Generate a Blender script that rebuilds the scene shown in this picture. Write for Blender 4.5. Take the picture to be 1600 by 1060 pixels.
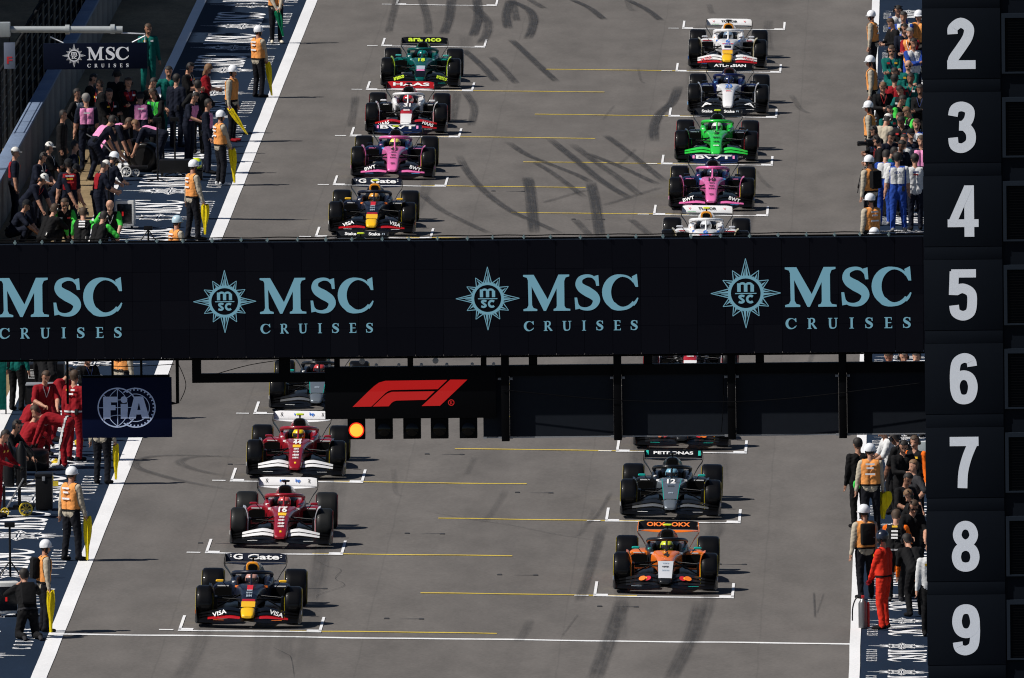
import bpy, bmesh, math, random
import numpy as np
from mathutils import Vector, Matrix, Euler
random.seed(7)
R = math.radians
scene = bpy.context.scene
C = scene.collection
for o in list(bpy.data.objects):
    bpy.data.objects.remove(o)

# ---------------------------------------------------------------- camera
SL = 0.02183                      # the straight falls 2.2 % to the right, for drainage
cam_d = bpy.data.cameras.new('camera')
cam = bpy.data.objects.new('camera', cam_d)
C.objects.link(cam)
cam_d.sensor_width = 36.0
cam_d.lens = 796.1                # long telephoto from the hill beyond the first corner
cam_d.clip_start = 5.0
cam_d.clip_end = 5000.0
CAM = Vector((9.00671, -424.89357, 40.37308))
yaw, pitch, roll = -0.01905, 0.08167, R(-0.62)
fw = Vector((math.sin(yaw)*math.cos(pitch), math.cos(yaw)*math.cos(pitch), -math.sin(pitch)))
rt = Vector((math.cos(yaw), -math.sin(yaw), 0)); up = rt.cross(fw)
r2 = rt*math.cos(roll)+up*math.sin(roll); u2 = -rt*math.sin(roll)+up*math.cos(roll)
m3 = Matrix((r2, u2, -fw)).transposed()
cam.matrix_world = Matrix.Translation(CAM) @ m3.to_4x4()
cam_d.dof.use_dof = True
cam_d.dof.focus_distance = 438.0
cam_d.dof.aperture_fstop = 40.0
scene.camera = cam

# ---------------------------------------------------------------- sky and sun
SUN_EL, SUN_AZ = 48.0, 20.0       # sun on the left, a little to the camera's side
world = bpy.data.worlds.new('World'); scene.world = world
world.use_nodes = True
nt = world.node_tree
bg = nt.nodes['Background']
sky = nt.nodes.new('ShaderNodeTexSky')
sky.sky_type = 'NISHITA'; sky.sun_disc = False
sky.air_density = 0.6; sky.dust_density = 0.15    # clear, dry air
sky.sun_elevation = R(SUN_EL); sky.sun_rotation = R(270.0-SUN_AZ)
nt.links.new(sky.outputs[0], bg.inputs[0])
bg.inputs[1].default_value = 0.05
sd = bpy.data.lights.new('sun', 'SUN'); sun = bpy.data.objects.new('sun', sd); C.objects.link(sun)
sd.energy = 5.0; sd.angle = R(0.53); sd.color = (1.0, 0.95, 0.88)
el, az = R(SUN_EL), R(SUN_AZ)
sdir = Vector((math.cos(el)*math.cos(az), math.cos(el)*math.sin(az), -math.sin(el)))
sun.rotation_euler = sdir.to_track_quat('-Z', 'Y').to_euler()
sun.location = (-60, -40, 80)
vs = scene.view_settings
vs.view_transform = 'Standard'; vs.look = 'None'; vs.exposure = 0.10; vs.gamma = 1.0
vs.use_curve_mapping = False
scene.cycles.filter_width = 1.1
scene.render.resolution_x = 1024; scene.render.resolution_y = 678

# ---------------------------------------------------------------- materials
MATS = {}
def mat(name, col, rough=0.5, metal=0.0, coat=0.0, emit=None, es=1.0, var=0.0, vs_=8.0, spec=0.5, bump=0.0):
    if name in MATS: return MATS[name]
    m = bpy.data.materials.new(name); m.use_nodes = True
    t = m.node_tree; b = t.nodes['Principled BSDF']
    b.inputs['Base Color'].default_value = (*col, 1)
    b.inputs['Roughness'].default_value = rough
    b.inputs['Metallic'].default_value = metal
    b.inputs['Specular IOR Level'].default_value = spec
    b.inputs['Coat Weight'].default_value = coat
    b.inputs['Coat Roughness'].default_value = 0.06
    if emit:
        b.inputs['Emission Color'].default_value = (*emit, 1)
        b.inputs['Emission Strength'].default_value = es
    if var > 0 or bump > 0:
        tc = t.nodes.new('ShaderNodeTexCoord')
        n = t.nodes.new('ShaderNodeTexNoise'); n.inputs['Scale'].default_value = vs_; n.inputs['Detail'].default_value = 5
        t.links.new(tc.outputs['Object'], n.inputs['Vector'])
        if var > 0:
            mx = t.nodes.new('ShaderNodeMix'); mx.data_type = 'RGBA'
            mx.inputs[6].default_value = (*[c*(1-var) for c in col], 1)
            mx.inputs[7].default_value = (*[min(1, c*(1+var)) for c in col], 1)
            t.links.new(n.outputs['Fac'], mx.inputs[0]); t.links.new(mx.outputs[2], b.inputs['Base Color'])
        if bump > 0:
            bp = t.nodes.new('ShaderNodeBump'); bp.inputs['Strength'].default_value = bump; bp.inputs['Distance'].default_value = 0.02
            t.links.new(n.outputs['Fac'], bp.inputs['Height']); t.links.new(bp.outputs[0], b.inputs['Normal'])
    MATS[name] = m
    return m
def paint(name, col, rough=0.32):
    dark = max(col) < 0.1
    return mat('paint_'+name, col, rough, 0, 0.3 if dark else 0.6, var=0.06, vs_=5, spec=0.3 if dark else 0.5)
def cloth(name, col):
    return mat('cloth_'+name, col, 0.85, var=0.22, vs_=14, spec=0.2, bump=0.5)
def ink(name, col):
    return mat('ink_'+name, col, 0.55, var=0.05)

# ---------------------------------------------------------------- mesh helpers
MESH = {}
def gz(x): return -SL*x
def mesh_from_bm(bm, name, smooth=False):
    me = bpy.data.meshes.new(name); bm.to_mesh(me); bm.free()
    if smooth:
        me.polygons.foreach_set('use_smooth', [True]*len(me.polygons))
    return me
def pydata(name, v, f, smooth=False):
    me = bpy.data.meshes.new(name); me.from_pydata([tuple(p) for p in v], [], f)
    if smooth: me.polygons.foreach_set('use_smooth', [True]*len(me.polygons))
    me.update(); return me
def add(name, me, m=None, parent=None, loc=(0, 0, 0), rot=(0, 0, 0), scale=(1, 1, 1)):
    if m is not None and len(me.materials) == 0: me.materials.append(None)
    o = bpy.data.objects.new(name, me); C.objects.link(o)
    o.location = loc; o.rotation_euler = rot; o.scale = scale
    if parent: o.parent = parent
    if m is not None:
        o.material_slots[0].link = 'OBJECT'; o.material_slots[0].material = m
    return o
def thing(name, label, cat, loc=(0, 0, 0), rot=(0, 0, 0), group=None):
    o = bpy.data.objects.new(name, None); C.objects.link(o)
    o.location = loc; o.rotation_euler = rot; o.empty_display_size = 0.2
    return tag(o, label, cat, group)
def tag(o, label, cat, group=None):
    o['label'] = label; o['category'] = cat
    if group: o['group'] = group
    return o
def struct(name, me, m, loc=(0, 0, 0), rot=(0, 0, 0)):
    o = add(name, me, m, None, loc, rot); o['kind'] = 'structure'; return o
def auto_smooth(me, ang=40):
    me.polygons.foreach_set('use_smooth', [True]*len(me.polygons))
    bm = bmesh.new(); bm.from_mesh(me)
    a = R(ang)
    for e in bm.edges:
        if len(e.link_faces) == 2 and e.calc_face_angle(0) > a: e.smooth = False
        elif len(e.link_faces) != 2: e.smooth = False
    bm.to_mesh(me); bm.free(); return me
def loft(name, rings, cap=True, smooth=40):
    n = len(rings[0]); v = [p for r in rings for p in r]; f = []
    for i in range(len(rings)-1):
        for j in range(n):
            k = (j+1) % n
            f.append((i*n+j, i*n+k, (i+1)*n+k, (i+1)*n+j))
    if cap:
        f.append(tuple(range(n))[::-1]); f.append(tuple((len(rings)-1)*n+j for j in range(n)))
    me = pydata(name, v, f)
    bm = bmesh.new(); bm.from_mesh(me); bmesh.ops.recalc_face_normals(bm, faces=bm.faces); bm.to_mesh(me); bm.free()
    return auto_smooth(me, smooth) if smooth else me
def sering(y, cx, cz, hw, hh, n=3.0, N=20):
    out = []
    for i in range(N):
        a = 2*math.pi*i/N; ca, sa = math.cos(a), math.sin(a)
        out.append((cx+hw*math.copysign(abs(ca)**(2/n), ca), y, cz+hh*math.copysign(abs(sa)**(2/n), sa)))
    return out
def bm_box(bm, x0, x1, y0, y1, z0, z1, bev=0.0):
    r = bmesh.ops.create_cube(bm, size=1.0)
    vs2 = r['verts']
    for v in vs2:
        v.co = Vector(((x0+x1)/2+v.co.x*(x1-x0), (y0+y1)/2+v.co.y*(y1-y0), (z0+z1)/2+v.co.z*(z1-z0)))
    if bev > 0:
        es = set(e for v in vs2 for e in v.link_edges)
        bmesh.ops.bevel(bm, geom=list(es), offset=bev, segments=2, affect='EDGES', profile=0.6)
def box(name, x0, x1, y0, y1, z0, z1, bev=0.0):
    bm = bmesh.new(); bm_box(bm, x0, x1, y0, y1, z0, z1, bev)
    return auto_smooth(mesh_from_bm(bm, name), 50)
def boxes(name, L):
    bm = bmesh.new()
    for b in L: bm_box(bm, *b)
    return auto_smooth(mesh_from_bm(bm, name), 50)
def tube(name, pts, rad, n=8, flat=1.0, cap=True):
    pts = [Vector(p) for p in pts]; rings = []
    rr = rad if isinstance(rad, (list, tuple)) else [rad]*len(pts)
    prev = None
    for i, p in enumerate(pts):
        d = (pts[min(i+1, len(pts)-1)]-pts[max(i-1, 0)]).normalized()
        ref = Vector((0, 0, 1)) if abs(d.z) < 0.95 else Vector((0, 1, 0))
        if prev is None: a = d.cross(ref).normalized()
        else:
            a = (prev-d*prev.dot(d)).normalized()
        b = a.cross(d).normalized(); prev = a
        rings.append([tuple(p+(a*math.cos(t)+b*math.sin(t)*flat)*rr[i]) for t in [2*math.pi*k/n for k in range(n)]])
    return loft(name, rings, cap, 60)
def spline(pts, k=6):
    P = [Vector(p) for p in pts]; out = []; loop = (P[0]-P[-1]).length < 1e-6 and len(P) > 3
    for i in range(len(P)-1):
        p0 = P[max(i-1, 0)]; p1 = P[i]; p2 = P[i+1]; p3 = P[min(i+2, len(P)-1)]
        if loop and i == 0: p0 = P[-2]
        if loop and i == len(P)-2: p3 = P[1]
        for j in range(k):
            t = j/k
            out.append(0.5*((2*p1)+(p2-p0)*t+(2*p0-5*p1+4*p2-p3)*t*t+(3*p1-p0-3*p2+p3)*t**3))
    out.append(P[-1]); return out
def lathe(name, prof, n=32, axis='x', smooth=40):
    # prof: list of (axial, radius)
    rings = []
    for (a, r) in prof:
        ring = []
        for k in range(n):
            t = 2*math.pi*k/n
            if axis == 'x': ring.append((a, r*math.cos(t), r*math.sin(t)))
            elif axis == 'y': ring.append((r*math.cos(t), a, r*math.sin(t)))
            else: ring.append((r*math.cos(t), r*math.sin(t), a))
        rings.append(ring)
    return loft(name, rings, True, smooth)

# ---------------------------------------------------------------- flat lettering (drawn glyphs in the XY plane)
class Glyph:
    def __init__(s): s.v = []; s.f = []; s.k = 0
    def poly(s, pts, dx=0, dy=0, sc=1.0, sx=1.0):
        b = len(s.v); z = 0.0004*(s.k % 7); s.k += 1
        s.v += [((x*sx)*sc+dx, y*sc+dy, z) for x, y in pts]; s.f.append(tuple(range(b, b+len(pts))))
    def ribbon(s, pts, w, dx=0, dy=0, sc=1.0, k=5, smooth=True, sx=1.0):
        P = [Vector((p[0], p[1], 0)) for p in pts]
        W = w if isinstance(w, (list, tuple)) else [w]*len(P)
        if smooth:
            P2 = spline(P, k); W2 = []
            for i in range(len(P)-1):
                for j in range(k): W2.append(W[i]+(W[i+1]-W[i])*j/k)
            W2.append(W[-1]); P, W = P2, W2
        b = len(s.v); z = 0.0004*(s.k % 7); s.k += 1
        for i, p in enumerate(P):
            n0 = len(P)-1
            if (P[0]-P[-1]).length < 1e-6 and i in (0, n0): d = (P[1]-P[-2]).normalized()
            else: d = (P[min(i+1, n0)]-P[max(i-1, 0)]).normalized()
            nn = Vector((-d.y, d.x, 0))*W[i]/2
            for q in (p+nn, p-nn): s.v.append((q.x*sx*sc+dx, q.y*sc+dy, z))
        for i in range(len(P)-1):
            a = b+2*i; s.f.append((a, a+1, a+3, a+2))
    def mesh(s, name):
        me = pydata(name, s.v, s.f)
        bm = bmesh.new(); bm.from_mesh(me)
        bmesh.ops.triangulate(bm, faces=[f for f in bm.faces if len(f.verts) > 4])
        for f in bm.faces:
            if f.normal.z < 0: f.normal_flip()
        bm.to_mesh(me); bm.free(); return me
def arc(cx, cy, rx, ry, a0, a1, n=24):
    return [(cx+rx*math.cos(R(a0+(a1-a0)*i/n)), cy+ry*math.sin(R(a0+(a1-a0)*i/n))) for i in range(n+1)]
def g_M(g, dx, dy, s):
    g.poly([(0,1),(.29,1),(.67,.32),(.97,1),(1.27,1),(1.27,.95),(1.17,.92),(1.13,.82),(1.13,.14),(1.17,.07),(1.29,.05),(1.29,0),(.83,0),(.83,.05),(.90,.08),(.92,.14),(.92,.62),(.62,0),(.56,0),(.23,.68),(.24,.16),(.28,.08),(.38,.05),(.38,0),(0,0),(0,.05),(.10,.08),(.14,.16),(.13,.85),(.10,.92),(0,.95)], dx, dy, s); return 1.29
def g_S(g, dx, dy, s):
    g.ribbon([(.60,.82),(.50,.93),(.34,.955),(.17,.885),(.125,.74),(.2,.62),(.36,.52),(.54,.40),(.60,.26),(.50,.10),(.32,.045),(.14,.09),(.05,.24)],
             [.05,.07,.09,.14,.20,.25,.28,.25,.20,.14,.09,.07,.04], dx, dy, s)
    g.poly([(.55,.95),(.66,.98),(.68,.68),(.60,.68)], dx, dy, s); g.poly([(.0,.36),(.07,.36),(.13,.05),(.02,.03)], dx, dy, s); return .72
def g_C(g, dx, dy, s):
    a = arc(.50, .5, .42, .455, 38, 322, 30)
    w = [.06+.19*max(0, -math.cos(R(38+284*i/30)))**1.0+.035*(i > 20) for i in range(31)]
    g.ribbon(a, w, dx, dy, s, smooth=False)
    g.poly([(.78,.93),(.92,1.0),(.95,.64),(.88,.64),(.80,.80)], dx, dy, s); g.ribbon([(.80,.15),(.88,.23),(.94,.34)], [.10,.07,.03], dx, dy, s); return .97
def g_R(g, dx, dy, s):
    g.poly([(0,0),(.38,0),(.38,.06),(.3,.08),(.3,.94),(0,.98),(0,.92),(.1,.9),(.1,.08),(0,.06)], dx, dy, s)
    g.ribbon([(.25,.95),(.45,.95),(.6,.84),(.6,.64),(.45,.5),(.25,.48)], [.08,.09,.17,.17,.09,.08], dx, dy, s)
    g.poly([(.32,.48),(.52,.48),(.86,.05),(.86,0),(.66,0)], dx, dy, s); return .86
def g_U(g, dx, dy, s):
    g.ribbon([(.18,.96),(.18,.4),(.24,.12),(.45,.05),(.66,.14),(.72,.4),(.72,.96)], [.2,.2,.18,.1,.1,.1,.1], dx, dy, s)
    g.poly([(0,.98),(.38,.98),(.38,.92),(0,.92)], dx, dy, s); g.poly([(.56,.98),(.88,.98),(.88,.92),(.56,.92)], dx, dy, s); return .88
def g_I(g, dx, dy, s):
    g.poly([(.1,0),(.3,0),(.3,1),(.1,1)], dx, dy, s); g.poly([(0,0),(.4,0),(.4,.06),(0,.06)], dx, dy, s); g.poly([(0,1),(.4,1),(.4,.94),(0,.94)], dx, dy, s); return .4
def g_E(g, dx, dy, s):
    g.poly([(0,0),(.30,0),(.30,1),(0,1),(0,.94),(.1,.92),(.1,.08),(0,.06)], dx, dy, s)
    for y in (0, .46, .92): g.poly([(.28,y),(.62,y),(.62,y+.08),(.28,y+.08)], dx, dy, s)
    g.poly([(.58,.92),(.66,1),(.66,.74),(.61,.74)], dx, dy, s); g.poly([(.60,.08),(.70,.26),(.70,0),(.6,0)], dx, dy, s); return .7
GL = dict(M=g_M, S=g_S, C=g_C, R=g_R, U=g_U, I=g_I, E=g_E)
def logo_text():
    # 'MSC' 56 units high from x=104 to 281, 'CRUISES' below; origin: letters' baseline
    g = Glyph(); x = 104
    for ch, w in (('M', 76), ('S', 42), ('C', 54)):
        GL[ch](g, x, 0, 56.0); x += w+3
    x = 105.0
    for ch, adv in zip('CRUISES', (30, 29, 30, 22, 27, 26, 0)):
        GL[ch](g, x, -31, 15.5); x += adv
    return g.mesh('logo_text')
def logo_star():
    g = Glyph(); cx, cy = 49, 20
    for i in range(12):
        a = R(90-30*i); lng = 49 if i % 3 == 0 else 37
        d = Vector((math.cos(a), math.sin(a))); n = Vector((-d.y, d.x)); wb = 6.4
        tip = d*lng; b1 = d*23+n*wb; b2 = d*23-n*wb; md = d*23
        def P(q): return (cx+q.x, cy+q.y)
        for e0, e1 in ((b1, tip), (b2, tip)): g.ribbon([P(e0), P(e1)], [1.5, .9], smooth=False)
        g.poly([P(md), P(d*(lng-4)), P(b2*.55+md*.45)]); g.poly([P(md+n*1.4), P(d*(lng*.72)+n*1.2), P(b1*.72+md*.28)])
    g.ribbon(arc(cx, cy, 23, 23, 0, 360, 48), 4.2, smooth=False)
    # the m over sc in the hub
    g.poly([(cx-12, cy+2), (cx-7, cy+2), (cx-7, cy+14), (cx-12, cy+14)]); g.poly([(cx-2.6, cy+2), (cx+2.4, cy+2), (cx+2.4, cy+13), (cx-2.6, cy+13)]); g.poly([(cx+6.6, cy+2), (cx+11.6, cy+2), (cx+11.6, cy+12), (cx+6.6, cy+12)])
    g.ribbon(arc(cx-4.6, cy+10, 4.6, 4, 0, 180, 10), 3.2, smooth=False); g.ribbon(arc(cx+4.6, cy+10, 4.6, 4, 0, 180, 10), 3.2, smooth=False)
    g.poly([(cx-15, cy-1), (cx+15, cy-1), (cx+15, cy+.4), (cx-15, cy+.4)])
    g.ribbon([(cx-2, cy-4.2), (cx-6, cy-3.4), (cx-9, cy-5), (cx-6, cy-8), (cx-3, cy-11), (cx-6, cy-13), (cx-10, cy-12)], 3.2)
    g.ribbon(arc(cx+6.5, cy-8.2, 4.6, 4.6, 45, 315, 16), 3.4, smooth=False)
    return g.mesh('logo_star')
DIGITS = {
 '2': [([(.13,.68),(.14,.80),(.29,.90),(.44,.80),(.42,.62),(.28,.40),(.14,.20),(.13,.10)], .21, 1), ([(.02,.085),(.57,.085)], .17, 0)],
 '3': [([(.12,.72),(.16,.86),(.30,.905),(.44,.83),(.43,.66),(.33,.54),(.24,.53)], .20, 1), ([(.24,.53),(.36,.51),(.46,.38),(.45,.2),(.30,.095),(.15,.14),(.12,.30)], .20, 1)],
 '4': [([(.42,1.0),(.42,.0)], .19, 0), ([(.0,.265),(.60,.265)], .15, 0), ([(.40,.96),(.09,.27)], .16, 0)],
 '5': [([(.06,.92),(.54,.92)], .16, 0), ([(.12,.96),(.10,.50)], .18, 0), ([(.14,.58),(.28,.63),(.44,.54),(.46,.34),(.42,.16),(.28,.095),(.14,.16),(.11,.30)], .20, 1)],
 '6': [([(.45,.74),(.42,.86),(.29,.905),(.15,.82),(.11,.60),(.11,.38)], .20, 1), ([(.11,.36),(.17,.52),(.29,.57),(.41,.51),(.46,.34),(.41,.15),(.285,.095),(.16,.15),(.11,.36)], .20, 1)],
 '7': [([(.0,.91),(.56,.91)], .18, 0), ([(.46,.90),(.34,.62),(.26,.32),(.24,.0)], .20, 1)],
 '8': [([(.29,.545),(.18,.60),(.13,.72),(.18,.86),(.29,.91),(.40,.86),(.45,.72),(.40,.60),(.29,.545)], .18, 1), ([(.29,.50),(.16,.44),(.11,.29),(.16,.14),(.29,.09),(.42,.14),(.47,.29),(.42,.44),(.29,.50)], .19, 1)],
}
def digit(ch):
    g = Glyph()
    src = '6' if ch == '9' else ch
    for pts, w, sm in DIGITS[src]:
        if ch == '9': pts = [(.57-x, 1-y) for x, y in pts]
        g.ribbon(pts, w*(.94 if sm else 1), smooth=bool(sm))
    return g.mesh('digit_'+ch)
def text(s, size=1.0, bold=0.0, shear=0.0, space=1.0):
    k = ('text', s, size, bold, shear, space)
    if k in MESH: return MESH[k]
    cu = bpy.data.curves.new('t', 'FONT'); cu.body = s; cu.size = size; cu.align_x = 'CENTER'; cu.align_y = 'CENTER'
    cu.offset = bold*size; cu.shear = shear; cu.space_character = space; cu.resolution_u = 3
    o = bpy.data.objects.new('t', cu); C.objects.link(o)
    dg = bpy.context.evaluated_depsgraph_get()
    me = bpy.data.meshes.new_from_object(o.evaluated_get(dg)); me.materials.clear()
    xs = [v.co.x for v in me.vertices]; ys = [v.co.y for v in me.vertices]
    mx, my = (min(xs)+max(xs))/2, (min(ys)+max(ys))/2
    for v in me.vertices: v.co.x -= mx; v.co.y -= my
    bpy.data.objects.remove(o); bpy.data.curves.remove(cu)
    me.name = 'lettering'; MESH[k] = me; return me
def fit_text(s, w, h, bold=0.0, shear=0.0, space=1.0):
    me = text(s, 1.0, bold, shear, space)
    xs = [v.co.x for v in me.vertices]; ys = [v.co.y for v in me.vertices]
    return me, (w/(max(xs)-min(xs)), h/(max(ys)-min(ys)), 1)

# ================================================================ THE SETTING
def sheet(name, x0, x1, y0, y1, dz, nx=1, ny=1):
    v = []; f = []
    for j in range(ny+1):
        for i in range(nx+1):
            x = x0+(x1-x0)*i/nx; y = y0+(y1-y0)*j/ny; v.append((x, y, gz(x)+dz))
    for j in range(ny):
        for i in range(nx):
            a = j*(nx+1)+i; f.append((a, a+1, a+nx+2, a+nx+1))
    return pydata(name, v, f)
def node_mat(name):
    m = bpy.data.materials.new(name); m.use_nodes = True; MATS[name] = m
    return m, m.node_tree, m.node_tree.nodes['Principled BSDF']
def noise(t, scale, vec=None, stretch=None, detail=4, rough=0.55):
    n = t.nodes.new('ShaderNodeTexNoise'); n.inputs['Scale'].default_value = scale; n.inputs['Detail'].default_value = detail; n.inputs['Roughness'].default_value = rough
    tc = t.nodes.new('ShaderNodeTexCoord')
    mp = t.nodes.new('ShaderNodeMapping')
    if stretch: mp.inputs['Scale'].default_value = stretch
    t.links.new(tc.outputs['Object'], mp.inputs['Vector']); t.links.new(mp.outputs[0], n.inputs['Vector'])
    return n.outputs['Fac']
def ramp(t, fac, p0, p1, c0=(0, 0, 0), c1=(1, 1, 1)):
    r = t.nodes.new('ShaderNodeValToRGB'); r.color_ramp.elements[0].position = p0; r.color_ramp.elements[1].position = p1
    r.color_ramp.elements[0].color = (*c0, 1); r.color_ramp.elements[1].color = (*c1, 1); t.links.new(fac, r.inputs[0]); return r.outputs[0]
def mul(t, a, b):
    m = t.nodes.new('ShaderNodeMix'); m.data_type = 'RGBA'; m.blend_type = 'MULTIPLY'; m.inputs[0].default_value = 1
    t.links.new(a, m.inputs[6]); t.links.new(b, m.inputs[7]); return m.outputs[2]
def surface(name, c0, c1, big=(0.25, 0.03, 1), grain=40, grain_amt=0.25, rough=0.85, patch=0.25, bump=0.25, spec=0.25):
    m, t, b = node_mat(name)
    base = ramp(t, noise(t, 1.0, stretch=big, detail=6), 0.32, 0.68, c0, c1)
    pt = ramp(t, noise(t, 0.9, stretch=(1, 0.25, 1), detail=7, rough=0.62), 0.3, 0.7, (1-patch,)*3, (1+patch*0.4,)*3)
    gr = ramp(t, noise(t, grain, detail=3, rough=0.7), 0.3, 0.7, (1-grain_amt,)*3, (1+grain_amt,)*3)
    col = mul(t, mul(t, base, pt), gr); t.links.new(col, b.inputs['Base Color'])
    b.inputs['Roughness'].default_value = rough; b.inputs['Specular IOR Level'].default_value = spec
    bp = t.nodes.new('ShaderNodeBump'); bp.inputs['Strength'].default_value = bump; bp.inputs['Distance'].default_value = 0.01
    t.links.new(noise(t, grain*1.5, detail=2), bp.inputs['Height']); t.links.new(bp.outputs[0], b.inputs['Normal'])
    return m
ASPHALT = surface('asphalt', (0.118, 0.1085, 0.1015), (0.142, 0.131, 0.1225), big=(0.55, 0.018, 1), grain=14, grain_amt=0.16, patch=0.22)
# paving joints along the straight
t_ = ASPHALT.node_tree; b_ = t_.nodes['Principled BSDF']
src = b_.inputs['Base Color'].links[0].from_socket
tc_ = t_.nodes.new('ShaderNodeTexCoord'); sx_ = t_.nodes.new('ShaderNodeSeparateXYZ'); t_.links.new(tc_.outputs['Object'], sx_.inputs[0])
def mth(op, a, bval):
    n = t_.nodes.new('ShaderNodeMath'); n.operation = op
    if hasattr(a, 'is_linked') or not isinstance(a, (int, float)): t_.links.new(a, n.inputs[0])
    else: n.inputs[0].default_value = a
    if bval is not None: n.inputs[1].default_value = bval
    return n.outputs[0]
wob = mth('MULTIPLY', noise(t_, 0.25, stretch=(0.1, 1, 1)), 0.12)
addn = t_.nodes.new('ShaderNodeMath'); addn.operation = 'ADD'; t_.links.new(sx_.outputs['X'], addn.inputs[0]); t_.links.new(wob, addn.inputs[1])
fr = mth('FRACT', mth('MULTIPLY', addn.outputs[0], 1/3.72), None)
seam = mth('LESS_THAN', mth('ABSOLUTE', mth('SUBTRACT', fr, 0.5), None), 0.0045)
mixs = t_.nodes.new('ShaderNodeMix'); mixs.data_type = 'RGBA'
t_.links.new(mth('MULTIPLY', seam, 0.16), mixs.inputs[0]); t_.links.new(src, mixs.inputs[6]); mixs.inputs[7].default_value = (0.05, 0.048, 0.045, 1)
t_.links.new(mixs.outputs[2], b_.inputs['Base Color'])
NAVY = surface('navy_track_paint', (0.0105, 0.0195, 0.039), (0.0165, 0.029, 0.054), grain=30, grain_amt=0.2, rough=0.8, patch=0.22, spec=0.06)
DIRT = surface('dry_verge', (0.19, 0.135, 0.07), (0.30, 0.22, 0.12), big=(0.5, 0.2, 1), grain=14, grain_amt=0.35, rough=0.95, patch=0.45)
GRASS = surface('dry_grass', (0.07, 0.075, 0.03), (0.12, 0.11, 0.05), big=(0.05, 0.05, 1), grain=5, rough=0.95, patch=0.3)
CONC = surface('wall_concrete', (0.13, 0.125, 0.12), (0.20, 0.19, 0.175), big=(1, 0.5, 1), grain=18, patch=0.25)
WHITE = surface('white_line_paint', (0.74, 0.75, 0.77), (0.84, 0.84, 0.85), grain=25, grain_amt=0.10, rough=0.55, patch=0.10)
YELLOW = surface('yellow_line_paint', (0.58, 0.42, 0.06), (0.68, 0.51, 0.10), grain=20, grain_amt=0.15, rough=0.6, patch=0.15)
BLUECAP = surface('blue_cap_paint', (0.13, 0.18, 0.28), (0.20, 0.26, 0.37), grain=18, patch=0.2)

struct('ground', sheet('ground', -420, 420, -700, 1600, -0.06, 4, 4), GRASS)
track = struct('track', sheet('track', -7.85, 7.42, -420, 520, 0.0, 2, 20), ASPHALT)
strip_l = struct('runoff_strip_left', sheet('runoff_strip', -10.76, -7.85, -420, 520, 0.0, 1, 10), NAVY)
strip_r = struct('runoff_strip_right', sheet('runoff_strip', 7.42, 10.8, -420, 520, 0.0, 1, 10), NAVY)
verge = struct('verge_left', sheet('verge', -16.0, -10.76, -420, 520, -0.004, 1, 10), DIRT)
apron = struct('pit_apron_right', sheet('apron', 10.8, 26, -420, 520, 0.0, 1, 10), ASPHALT)

def mark(name, x0, x1, y0, y1, dz, m, parent):
    return add(name, sheet(name, x0, x1, y0, y1, dz), m, parent)
def edge_line(name, x0, x1, parent):
    v = []; f = []; n = 90
    for j in range(n+1):
        y = -60+(330)*j/n; w = 0.003*math.sin(y*0.9)+0.002*math.sin(y*2.3+1)
        for x in (x0+w, x1+w): v.append((x, y, gz(x)+0.012))
    for j in range(n): f.append((2*j, 2*j+1, 2*j+3, 2*j+2))
    add(name, pydata(name, v, f), WHITE, parent)
edge_line('edge_line', -7.85, -7.56, track); edge_line('edge_line', 7.22, 7.42, strip_r); edge_line('inner_edge_line', -10.76, -10.5, strip_l)
def wavy_line(name, x0, x1, y, w, dz, m, parent, seed):
    rnd = random.Random(seed); v = []; f = []; n = max(4, int((x1-x0)*3)); k = [rnd.uniform(0, 6) for _ in range(3)]
    for i in range(n+1):
        x = x0+(x1-x0)*i/n; o = 0.035*math.sin(x*1.3+k[0])+0.02*math.sin(x*3.1+k[1]); ww = w*(1+0.12*math.sin(x*4+k[2]))
        v.append((x, y+o-ww/2, gz(x)+dz)); v.append((x, y+o+ww/2, gz(x)+dz))
    for i in range(n): f.append((2*i, 2*i+2, 2*i+3, 2*i+1))
    return add(name, pydata(name, v, f), m, parent)
wavy_line('start_line', -7.56, 7.22, -0.9, 0.24, 0.008, WHITE, track, 1)
XL, XR, SW = -5.45, 2.2626, 2.7
for k in range(0, 13):
    for (x0, y) in ((XL, 16.0*k), (XR, 16.0*k+8.0)):
        wavy_line('grid_line', x0, x0+SW, y+0.1, 0.20, 0.012, WHITE, track, k+int(x0*10))
        for xa in (x0, x0+SW-0.055): mark('grid_leg', xa, xa+0.055, y+0.2, y+3.1, 0.012, WHITE, track)
        mark('grid_corner', x0, x0+0.28, y+0.2, y+0.55, 0.012, WHITE, track); mark('grid_corner', x0+SW-0.28, x0+SW, y+0.2, y+0.55, 0.012, WHITE, track)
        mark('grid_dash', x0-0.36, x0-0.09, y+0.1, y+0.28, 0.012, WHITE, track)
    if k > 9: continue
    wavy_line('yellow_line', -3.35, 0.56, 16.0*k+0.32, 0.17, 0.008, YELLOW, track, 50+k)
    wavy_line('yellow_line', -1.06, 3.1, 16.0*k+8.32, 0.17, 0.008, YELLOW, track, 80+k)
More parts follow.
